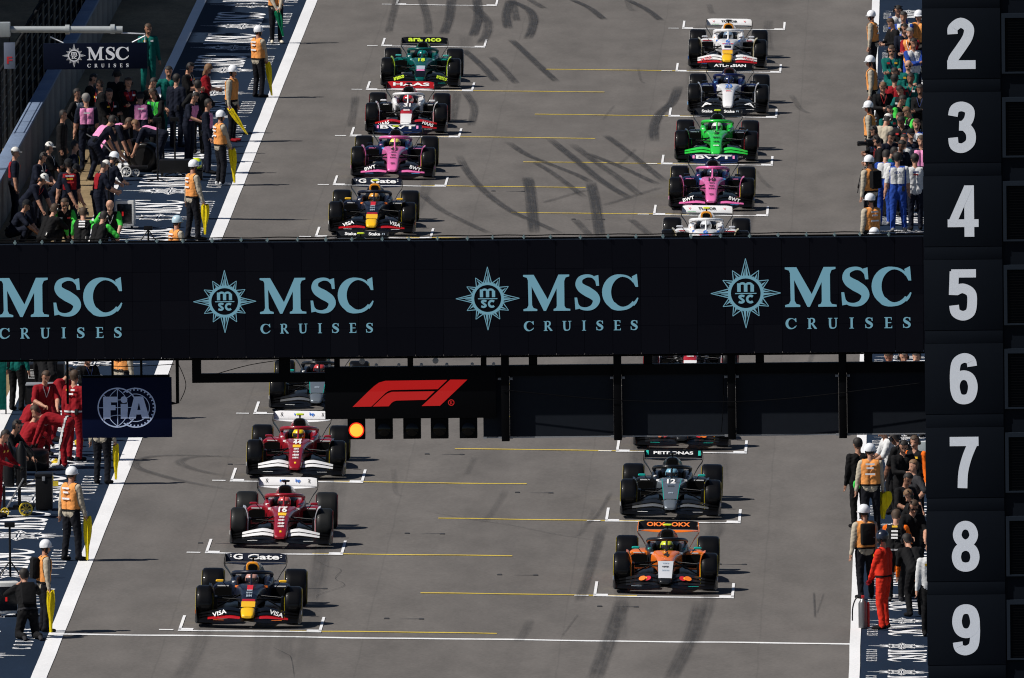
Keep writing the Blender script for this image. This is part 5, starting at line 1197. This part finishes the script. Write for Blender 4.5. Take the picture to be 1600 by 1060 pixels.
# ---- right edge, lower
GM = 'black and orange crew'
person('crew member in bright orange glimpsed in the gap under the banner', 7.93, 45.3, 350, 'work', 'papaya', leg='black', hair=1, group=GM)
person('light haired person glimpsed beside the orange shirt under the banner', 8.18, 44.6, 20, 'stand', 'black', leg='black', hair=3, group=GM)
person('dark clothed person glimpsed next to the tower under the banner', 8.50, 44.6, 330, 'stand', 'black', leg='black', hair=0, skin=3, group=GM)
marshal('marshal holding a spread yellow flag below the gantry on the right', 7.56, 22.2, 170, 'stand2', 'yellow flag spread wide below the gantry on the right', .52, .17)
person('crew member in black with a green cloth left of the flag marshal', 7.33, 23.4, 200, 'stand', 'black', leg='black', hair=0, skin=1)
person('man in white short sleeved shirt and black trousers', 7.99, 26.6, 285, 'work', 'white', fore='skin', leg='black', hair=0, skin=1, h=1.03)
person('large man in black leaning over next to the tower', 8.38, 25.6, 230, 'stoop', 'black', fore='skin', leg='black', hair=0, skin=2, h=1.12)
mm_ = person('mechanic with orange sleeves and printed black back', 8.07, 7.8, 172, 'work', 'black', arm='papaya', leg='black', hair=1, group=GM, belt='grey', shoe='dkgrey', prints=((0, .12, iy, .6), (0, .03, iw, .7), (0, -.04, iw, .7), (0, -.10, iw, .7)))
person('man in black with headphones and sunglasses facing the mechanic', 8.36, 10.3, 20, 'work', 'black', leg='black', hair=1, extra=('headset', 'glasses'), fore='skin', skin=0, group=GM)
person('brown haired man in black right beside the tower', 8.52, 12.6, 300, 'work', 'black', leg='black', hair=2, group=GM, fore='skin')
person('man in white shirt with sunglasses half hidden by the tower', 8.74, 1.0, 10, 'stand', 'white', leg='black', hair=1, extra=('glasses',))
marshal('marshal with black backpack behind the fire crew member', 7.49, 8.3, 210, 'stand2', extra=('pack',))
person('fire crew member in bright red overalls and dark helmet', 7.86, 2.1, 245, 'clasp', 'fire', leg='fire', hand='red', head='helmetk', hair=0, belt='black', vest='fire', back='orange', shoe='black', h=1.04)
# ---- the rest of the crowd
def crowd(L):
    for (lb, x, y, f, po, kw) in L: person(lb, x, y, f, po, **kw)
K_ = dict(top='black', leg='black')
crowd([
 ('man in black with headset behind the white shirted man', 8.2, 23.3, 20, 'phone', dict(K_, hair=0, extra=('headset',))),
 ('crew member in black with orange sleeves beside the pale board', 8.47, 24.2, 330, 'stand', dict(top='black', arm='papaya', leg='black', hair=1, group=GM)),
 ('man in black with bent head between the yellow flag and the tower', 8.18, 16.2, 40, 'work', dict(K_, hair=0, skin=1, fore='skin')),
 ('man in dark grey shirt beside the tower above the headphones', 8.42, 18.6, 300, 'akimbo', dict(top='dkgrey', leg='black', hair=2, fore='skin')),
 ('mechanic in black with orange cuffs next to the white shirted tower man', 8.44, 4.9, 200, 'stoop', dict(top='black', fore='papaya', leg='black', hair=0, group=GM)),
 ('crew member in black kneeling beside the printed back mechanic', 8.30, 9.0, 300, 'kneelwork', dict(top='black', arm='papaya', leg='black', hair=1, group=GM)),
 ('green shirted person behind the white hard hat', 7.77, 115.9, 30, 'stand2', dict(top='teal', leg='teal', hair=0)),
 ('crew member in black between the vivid green sleeves', 8.12, 112.6, 340, 'phone', dict(K_, hair=0, skin=2)),
 ('crew member in navy cap close behind the blue shirt', 8.30, 108.3, 20, 'stand', dict(top='navy', leg='navy', head='capk')),
 ('crew member in dark blue behind the man in white and blue', 8.12, 144.9, 10, 'stand2', dict(top='navy', leg='navy', hair=0)),
 ('person in black holding a bag at the top right', 7.86, 147.2, 300, 'phone', dict(K_, hair=1, skin=3)),
 ('crew member in black leaning against the tower edge', 8.54, 123.2, 350, 'crossed', dict(K_, hair=0, skin=2)),
 ('photographer in black with headset beside the cameraman', 7.60, 106.2, 280, 'phone', dict(K_, hair=0, extra=('headset',))),
 ('crew member in pink and navy beside the tower above the white backs', 8.57, 106.2, 350, 'stand', dict(top='navy', leg='navy', chest='pink', hair=1)),
 ('crew member in white and navy behind the VISA shirt', 8.15, 106.6, 15, 'stand', dict(top='white', arm='navy', leg='navy', hair=0)),
 ('man in green with dark beard near the tower', 8.30, 126.9, 350, 'akimbo', dict(top='teal', leg='teal', hair=0, skin=2, group=GT)),
 ('crew member in black in the shade between tall pink back and wall', -11.85, 111.0, 80, 'stand', dict(K_, hair=0, skin=1)),
 ('navy and pink crew member hidden behind the push bar', -11.05, 112.6, 120, 'stoop', dict(AP, back='pink', hair=0, group=GA)),
 ('crew member in black behind the bending pink shoulders', -10.98, 118.3, 30, 'crossed', dict(K_, hair=0)),
 ('crew member in black with lime collar behind the black cap', -9.85, 119.4, 330, 'work', dict(K_, chest='green', hair=1)),
 ('crew member in black talking under the left sign', -11.63, 123.6, 75, 'phone', dict(K_, hair=0, skin=3)),
 ('crew member in black listening under the left sign', -11.28, 121.4, 285, 'stand2', dict(K_, hair=1, extra=('headset',))),
 ('crew member in dark overalls right behind the green overalls', -9.55, 123.6, 150, 'stand', dict(top='navy', leg='navy', hair=0)),
 ('crew member in black beside the woman in red', -8.95, 121.6, 200, 'akimbo', dict(K_, hair=0)),
 ('navy crew member in the dark beside the wall, farther back', -11.95, 98.0, 60, 'work', dict(BP, hair=0, group=GB)),
 ('navy crew member crouching at the foot of the wall', -12.1, 91.6, 80, 'crouch', dict(BP, head='capk', group=GB)),
 ('navy crew member behind the red and yellow back print', -11.2, 101.0, 100, 'stand', dict(BP, hair=0, group=GB, chest='yellow')),
 ('crew member in black crouching in front of the red and yellow back print', -11.35, 90.4, 140, 'crouch', dict(K_, hair=1, fore='green', group=GS)),
 ('red suited mechanic glimpsed under the banner beside the flight case', -9.35, 41.0, 60, 'stoop', dict(top='red', leg='red', hair=0, group=GF)),
 ('crew member in black crouching with cables left of the tyre', -9.95, 33.0, 60, 'crouch', dict(K_, hair=0)),
 ('red suited mechanic kneeling at the very back of the red crew', -9.85, 38.2, 110, 'kneelwork', dict(top='red', leg='red', hair=1, hand='black', group=GF)),
])
# ---- drivers in their cars
def driver(i, helm, label, visor=(.02, .02, .03)):
    cx = cars[i]; hm = mat('driver_helmet_%d' % i, helm, .25, coat=.8)
    t = thing('person', label, 'person', cx.location+Vector((0, 1.80, .165)), (0, math.atan(SL), 0), 'drivers seated in their cars')
    rings = [sering(0, 0, 0, .19, .10, 2.5, 16)]
    def rr(z, w, d, y): return [(w*math.cos(2*math.pi*k/16), y+d*math.sin(2*math.pi*k/16), z) for k in range(16)]
    bd = loft('body', [rr(0, .15, .11, .05), rr(.12, .19, .12, .05), rr(.26, .225, .115, .04), rr(.31, .20, .10, .04), rr(.345, .10, .08, .03), rr(.37, .07, .065, .02), rr(.44, .08, .09, .0), rr(.52, .085, .10, 0), rr(.58, .05, .06, 0)], smooth=60)
    add('body', bd, SUITM[i % 3], t)
    add('helmet', loft('helmet', [rr(.395, .085, .10, .0), rr(.42, .115, .14, 0), rr(.48, .132, .155, 0), rr(.55, .128, .15, .005), rr(.60, .10, .12, .01), rr(.628, .05, .06, .01)], smooth=60), hm, t)
    vz = [[(math.sin(R(a))*r, -math.cos(R(a))*r*1.17, z) for z, r in ((.475, .130), (.475, .136), (.545, .133), (.545, .126))] for a in (-62, -40, -20, 0, 20, 40, 62)]
    add('visor', loft('visor', vz, smooth=60), mat('visor_dark', visor, .12, coat=1), t)
    for s in (-1, 1): add('arm', tube('arm', [(s*.20, .02, .27), (s*.22, -.16, .20), (s*.10, -.36, .24)], [.055, .045, .035], 8), SUITM[i % 3], t)
SUITM = [c_['navy'], c_['red'], c_['white']]
for i, col, nm in ((0, (.55, .30, .25), 'driver in white and red helmet in the foremost left car'), (1, (.60, .10, .10), 'driver in red and white helmet in car 16'), (2, (.85, .60, .01), 'driver in yellow helmet in car 44'), (3, (.5, .05, .05), 'driver in the silver car hidden by the start light screen'), (5, (.8, .35, .05), 'driver in orange and white helmet just above the banner'), (6, (.75, .70, .15), 'driver in yellow and pink helmet in the left row pink car'), (7, (.55, .02, .03), 'driver in red helmet in the white and red car'), (8, (.0, .20, .19), 'driver in dark teal helmet in the dark green car'), (9, (.55, .62, .03), 'driver in neon yellow helmet in the foremost orange car'), (10, (.20, .42, .55), 'driver in shiny pale blue helmet in the PETRONAS car'), (13, (.6, .62, .66), 'driver in white car cut off by the banner'), (14, (.04, .06, .10), 'driver in dark helmet in the right row pink car'), (15, (.65, .66, .66), 'driver in white helmet in the bright green car'), (16, (.02, .035, .09), 'driver in navy helmet in the white nosed navy car'), (17, (.16, .24, .34), 'driver in blue grey helmet in the farthest white car')):
    driver(i, col, nm)

# ================================================================ EQUIPMENT
DKP = mat('black_plastic', (.006, .006, .007), .45, spec=.2, var=.2); YWH = mat('wheel_yellow', (.65, .48, .03), .4); WWH = mat('wheel_white', (.62, .62, .60), .45); ALU = mat('aluminium', (.38, .38, .38), .35, .7); SCR = mat('screen_dark', (.004, .004, .006), .2)
def wheel(parent, x, y, r, w, m, z=None):
    L = tube('wheel', [(r*.88*math.cos(2*math.pi*k/20), 0, r*.88*math.sin(2*math.pi*k/20)) for k in range(21)], r*.14, 6)
    o = add('wheel', L, m, parent, (x, y, r if z is None else z))
    sp = boxes('spokes', [(-r*.85, r*.85, -.008, .008, -r*.06, r*.06), (-r*.06, r*.06, -.007, .007, -r*.85, r*.85)]); add('spokes', sp, m, o); add('spokes', sp, m, o, rot=(0, R(45), 0))
def tyre_thing(label, x, y, rot, z=0.36, r='r'):
    t = thing('loose_tyre', label, 'tyre', (x, y, gz(x)+z), rot); add('tyre', CM['tyre_'+r], TYRE, t); add('rim', CM['rim_'+r], RIM, t)
tr = thing('tyre_trolley', 'black tyre trolley with two yellow spoked wheels at the left edge', 'trolley', (-9.39, 23.8, gz(-9.39)))
wheel(tr, -.28, -.1, .085, .05, YWH); wheel(tr, .14, -.12, .14, .05, YWH)
add('frame', boxes('frame', [(-.30, .30, -.06, .06, .12, .17), (-.02, .04, -.05, .03, .15, 1.0), (-.32, -.27, -.05, .05, .10, .6)]), DKP, tr); add('brace', tube('brace', [(-.25, -.08, .15), (.1, -.08, .75)], .018, 6), ALU, tr); add('handle', tube('handle', [(.0, -.05, .98), (-.2, -.05, 1.2), (-.45, -.05, 1.22)], .018, 6), DKP, tr)
add('deck', box('deck', -.12, .32, -.05, .5, .17, .21, .01), DKP, tr)
cs = thing('equipment_case', 'tall black equipment case behind the yellow wheeled trolley', 'case', (-8.94, 24.9, gz(-8.94)))
add('shell', box('shell', -.165, .165, 0, .5, .02, .66, .02), DKP, cs); add('lid', box('lid', -.175, .175, -.01, .51, .663, .74, .02), DKP, cs); add('latch', box('latch', -.03, .03, -.02, -.002, .60, .69, .003), GREYB, cs)
for x in (-.12, .12): add('foot', box('foot', x-.03, x+.03, .02, .1, 0, .02), GREYB, cs)
fc = thing('flight_case', 'black flight case with white logo under the banner at left', 'case', (-9.98, 48.6, gz(-9.98)))
add('shell', box('shell', -.28, .55, 0, .7, .1, .95, .02), DKP, fc)
me_, sc_ = fit_text('E', .10, .10, .03); add('logo', me_, iW, fc, (-.12, -.006, .75), (R(90), 0, 0), sc_); add('logo_frame', boxes('logo_frame', [(-.2, -.04, -.004, -.001, .83, .845), (-.2, -.04, -.004, -.001, .655, .67), (-.2, -.185, -.004, -.001, .67, .83), (-.055, -.04, -.004, -.001, .67, .83)]), iW, fc)
for x in (-.2, .45): add('castor', lathe('castor', [(-.03, .02), (-.025, .05), (.025, .05), (.03, .02)], 12, 'x'), GREYB, fc, (x, .05, .05))
tyre_thing('black tyre on its side that the red suited mechanics bend over', -9.55, 34.2, (0, R(90), 0), .21)
tyre_thing('black tyre held upright by the red suited mechanics', -9.75, 37.0, (0, 0, R(60)), .36, 'f')
for (x, y, lb) in ((-9.08, 34.9, 'yellow wheel chock beside the white shoe of the bending mechanic'), (-8.80, 39.8, 'yellow wheel chock at the lower left corner of the FiA board')):
    ck = thing('wheel_chock', lb, 'chock', (x, y, gz(x)), (0, 0, R(12)))
    add('block', loft('block', [sering(q, 0, .07, .08*s, .065*s, 2.6, 14) for q, s in ((-.12, .5), (-.08, .9), (.05, 1), (.12, .7))]), YWH, ck); add('grip', tube('grip', [(-.09, 0, .10), (0, 0, .16), (.09, 0, .10)], .018, 6), YWH, ck)
def monitor(label, x, y, rz, red=True):
    t = thing('monitor_trolley', label, 'monitor', (x, y, gz(x)), (0, 0, R(rz)))
    add('housing', box('housing', -.22, .22, 0, .35, .06, .66, .03), WWH, t); add('screen', box('screen', -.17, .17, -.008, .01, .12, .58, .01), SCR, t)
    if red: add('readout', box('readout', -.06, -.02, -.012, -.0085, .30, .40), mat('readout_red', (.3, .01, .01), .5, emit=(.5, .01, .01), es=.6), t)
    for sx in (-.16, .16): add('castor', lathe('castor', [(-.02, .02), (-.016, .03), (.016, .03), (.02, .02)], 10, 'x'), DKP, t, (sx, .06, .03))
    return t
monitor('white framed monitor trolley at the left edge beside the photographer', -8.74, 2.4, 10)
monitor('white framed monitor trolley beside the green sleeved crew', -9.90, 97.9, -5)
def stand_(label, x, y, h, tripod=True):
    t = thing('equipment_stand', label, 'stand', (x, y, gz(x)))
    add('pole', tube('pole', [(0, 0, .05), (0, 0, h)], .022, 8), DKP, t)
    for k in range(3):
        a = R(90+120*k); add('leg', tube('leg', [(0, 0, .35 if tripod else .08), (.28*math.cos(a), .28*math.sin(a), .02)], .014, 6), DKP, t)
    add('head', box('head', -.10, .10, -.04, .04, h, h+.10, .01), DKP, t); return t
stand_('slim black stand at the left edge behind the monitor trolley', -9.02, 10.2, 1.0)
stand_('tall black stand beside the navy and pink crew', -9.62, 112.4, 1.45, False); stand_('second tall stand behind the low black bench', -9.28, 114.6, 1.3, False); stand_('small tripod on the painted strip just above the banner', -9.19, 93.2, .34); stand_('tall stand between the white capped crew members', -10.2, 96.2, 1.55, False)
bn = thing('low_bench', 'low black bench trolley on the painted strip beside the stands', 'bench', (-9.12, 114.1, gz(-9.12)))
add('top', box('top', -.52, .52, -.2, .3, .12, .42, .02), DKP, bn)
for sx in (-.45, .45): add('leg', box('leg', sx-.03, sx+.03, -.15, -.08, 0, .12), DKP, bn)
hl = thing('race_helmet', 'neon yellow and blue helmet low beside the flag marshals', 'helmet', (-8.72, 113.2, gz(-8.72)+.40))
add('shell', lathe('shell', [(-.13, .07), (-.10, .11), (0, .135), (.08, .12), (.13, .06)], 18, 'z'), P('neon_yellow', (.7, .85, .02)), hl); add('visor', loft('visor', [[(math.sin(R(a))*r, -math.cos(R(a))*r, z) for z, r in ((-.03, .134), (-.03, .142), (.05, .14), (.05, .13))] for a in (-60, -30, 0, 30, 60)]), P('sky_blue', (.02, .25, .6)), hl)
bs = thing('helmet_box', 'small black box under the neon yellow helmet', 'box', (-8.72, 113.2, gz(-8.72))); add('shell', box('shell', -.14, .14, -.12, .14, 0, .24, .015), DKP, bs); add('lid', box('lid', -.15, .15, -.13, .15, .243, .268, .01), DKP, bs)
at = thing('tyre_trolley', 'trolley with white wheels in front of the bending pink crew', 'trolley', (-10.42, 113.9, gz(-10.42)))
wheel(at, 0, -.05, .13, .05, WWH); wheel(at, .22, .0, .10, .05, WWH)
add('frame', boxes('frame', [(-.12, .5, -.03, .4, .20, .25), (-.12, -.08, -.03, .03, .1, .3)]), DKP, at); add('push_bar', tube('push_bar', [(.0, -.03, .22), (-.5, .1, .75), (-.95, .2, 1.02)], .018, 6), ALU, at)
tyre_thing('black tyre on the trolley between the bending pink crew', -10.2, 116.4, (0, 0, R(35)), .40); tyre_thing('black tyre beside the trolley at the bending crew members', -10.0, 115.6, (0, 0, R(70)), .36)
ex = thing('fire_extinguisher', 'silver fire extinguisher standing beside the red fire crew member', 'extinguisher', (7.46, 2.3, gz(7.46)))
add('cylinder', lathe('cylinder', [(0, .05), (.01, .085), (.48, .085), (.54, .05), (.57, .028)], 20, 'z'), mat('ext_grey', (.16, .16, .165), .35, .6), ex); add('valve', box('valve', -.03, .03, -.03, .03, .57, .63, .008), mat('ext_red', (.4, .02, .02), .4), ex); add('hose', tube('hose', spline([(0, 0, .6), (-.12, -.02, .58), (-.19, -.02, .40), (-.2, -.02, .15)], 6), .014, 6), DKP, ex); add('red_cylinder', lathe('red_cylinder', [(0.02, .02), (.03, .03), (.45, .03), (.5, .02)], 12, 'z'), mat('ext_red', (.4, .02, .02), .4), ex, (.10, .02, 0))
bd_ = thing('notice_board', 'pale grey board on a post beside the tower', 'sign', (8.60, 28.5, gz(8.6)))
add('panel', box('panel', -.17, .17, -.015, .015, .95, 1.30, .006), mat('board_grey', (.42, .47, .48), .6), bd_); add('post', tube('post', [(0, .03, 0), (0, .03, 1.2)], .018, 8), GREYB, bd_)
cmr = thing('television_camera', 'black television camera pointing over the white line on the right', 'camera', (7.34, 109.1, gz(7.3)+1.30), (0, 0, R(15)))
add('body', box('body', -.08, .16, -.07, .07, 0, .17, .015), GLASS, cmr); add('lens', lathe('lens', [(-.30, .05), (-.28, .06), (-.1, .05), (-.07, .045)], 14, 'x'), GLASS, cmr, (0, 0, .08)); add('handle', tube('handle', [(-.05, 0, .17), (-.03, 0, .22), (.1, 0, .22), (.12, 0, .17)], .012, 6), GLASS, cmr)
bm_ = thing('boom_antenna', 'thin black curved antenna reaching over the white line on the right', 'antenna', (7.37, 99.5, gz(7.37)+1.35))
add('rod', tube('rod', spline([(0, 0, 0), (-.08, 0, .16), (-.17, 0, .12), (-.25, 0, -.15), (-.29, 0, -.42)], 6), .012, 6), GLASS, bm_); add('tip', tube('tip', [(-.262, 0, -.22), (-.275, 0, -.30)], .022, 6), GLASS, bm_)
gc = thing('green_cloth', 'small bright green cloth held beside the flag marshal', 'cloth', (7.27, 23.2, .72))
add('fold', loft('fold', [sering(q, 0, 0, .06*s, .09*s, 2.2, 12) for q, s in ((-.03, .6), (0, 1), (.03, .7))]), FG2, gc); add('corner', loft('corner', [sering(q, .05, -.03, .04*s, .05*s, 2.2, 10) for q, s in ((-.02, .5), (.01, 1), (.03, .5))]), FG2, gc)

rg = thing('air_gun_rig', 'black wheel gun rig with coiled hose at the left edge', 'rig', (-9.85, 30.2, gz(-9.85)))
add('bottle', lathe('bottle', [(0, .08), (.02, .11), (.75, .11), (.86, .05), (.92, .03)], 16, 'z'), DKP, rg); add('bottle', lathe('bottle', [(0, .08), (.02, .11), (.75, .11), (.86, .05), (.92, .03)], 16, 'z'), DKP, rg, (.25, 0, 0)); add('hose', tube('hose', spline([(.3, -.1, .9), (.5, -.1, .7), (.55, -.1, .2), (.3, -.15, .05), (.6, -.2, .04), (.9, -.1, .04)], 6), .016, 6), DKP, rg); add('gun', boxes('gun', [(.8, 1.0, -.14, -.06, .02, .12), (.84, .9, -.14, -.06, .12, .22)]), YWH, rg)
tyre_thing('black tyre standing behind the wheel gun rig', -9.95, 31.4, (0, 0, R(70)), .36)
hb = thing('equipment_cart', 'black equipment cart under the banner beside the crew in black trousers', 'cart', (-9.75, 44.4, gz(-9.75)))
add('cabinet', box('cabinet', -.3, .3, 0, .5, .12, .85, .02), DKP, hb); add('tray', box('tray', -.32, .32, -.02, .52, .86, .89, .005), GREYB, hb)
for sx in (-.22, .22): add('castor', lathe('castor', [(-.03, .02), (-.025, .055), (.025, .055), (.03, .02)], 12, 'x'), GREYB, hb, (sx, .08, .055))
tc2 = thing('cover_screen', 'teal cover screen cut by the left picture edge under the banner', 'screen', (-10.75, 47.2, gz(-10.75)))
add('sheet', box('sheet', -.22, .16, 0, .03, .1, 1.5, .01), c_['teal'], tc2); add('leg', tube('leg', [(-.2, .02, 0), (-.2, .02, 1.5)], .015, 6), DKP, tc2); add('leg', tube('leg', [(.15, .02, 0), (.15, .02, 1.5)], .015, 6), DKP, tc2)
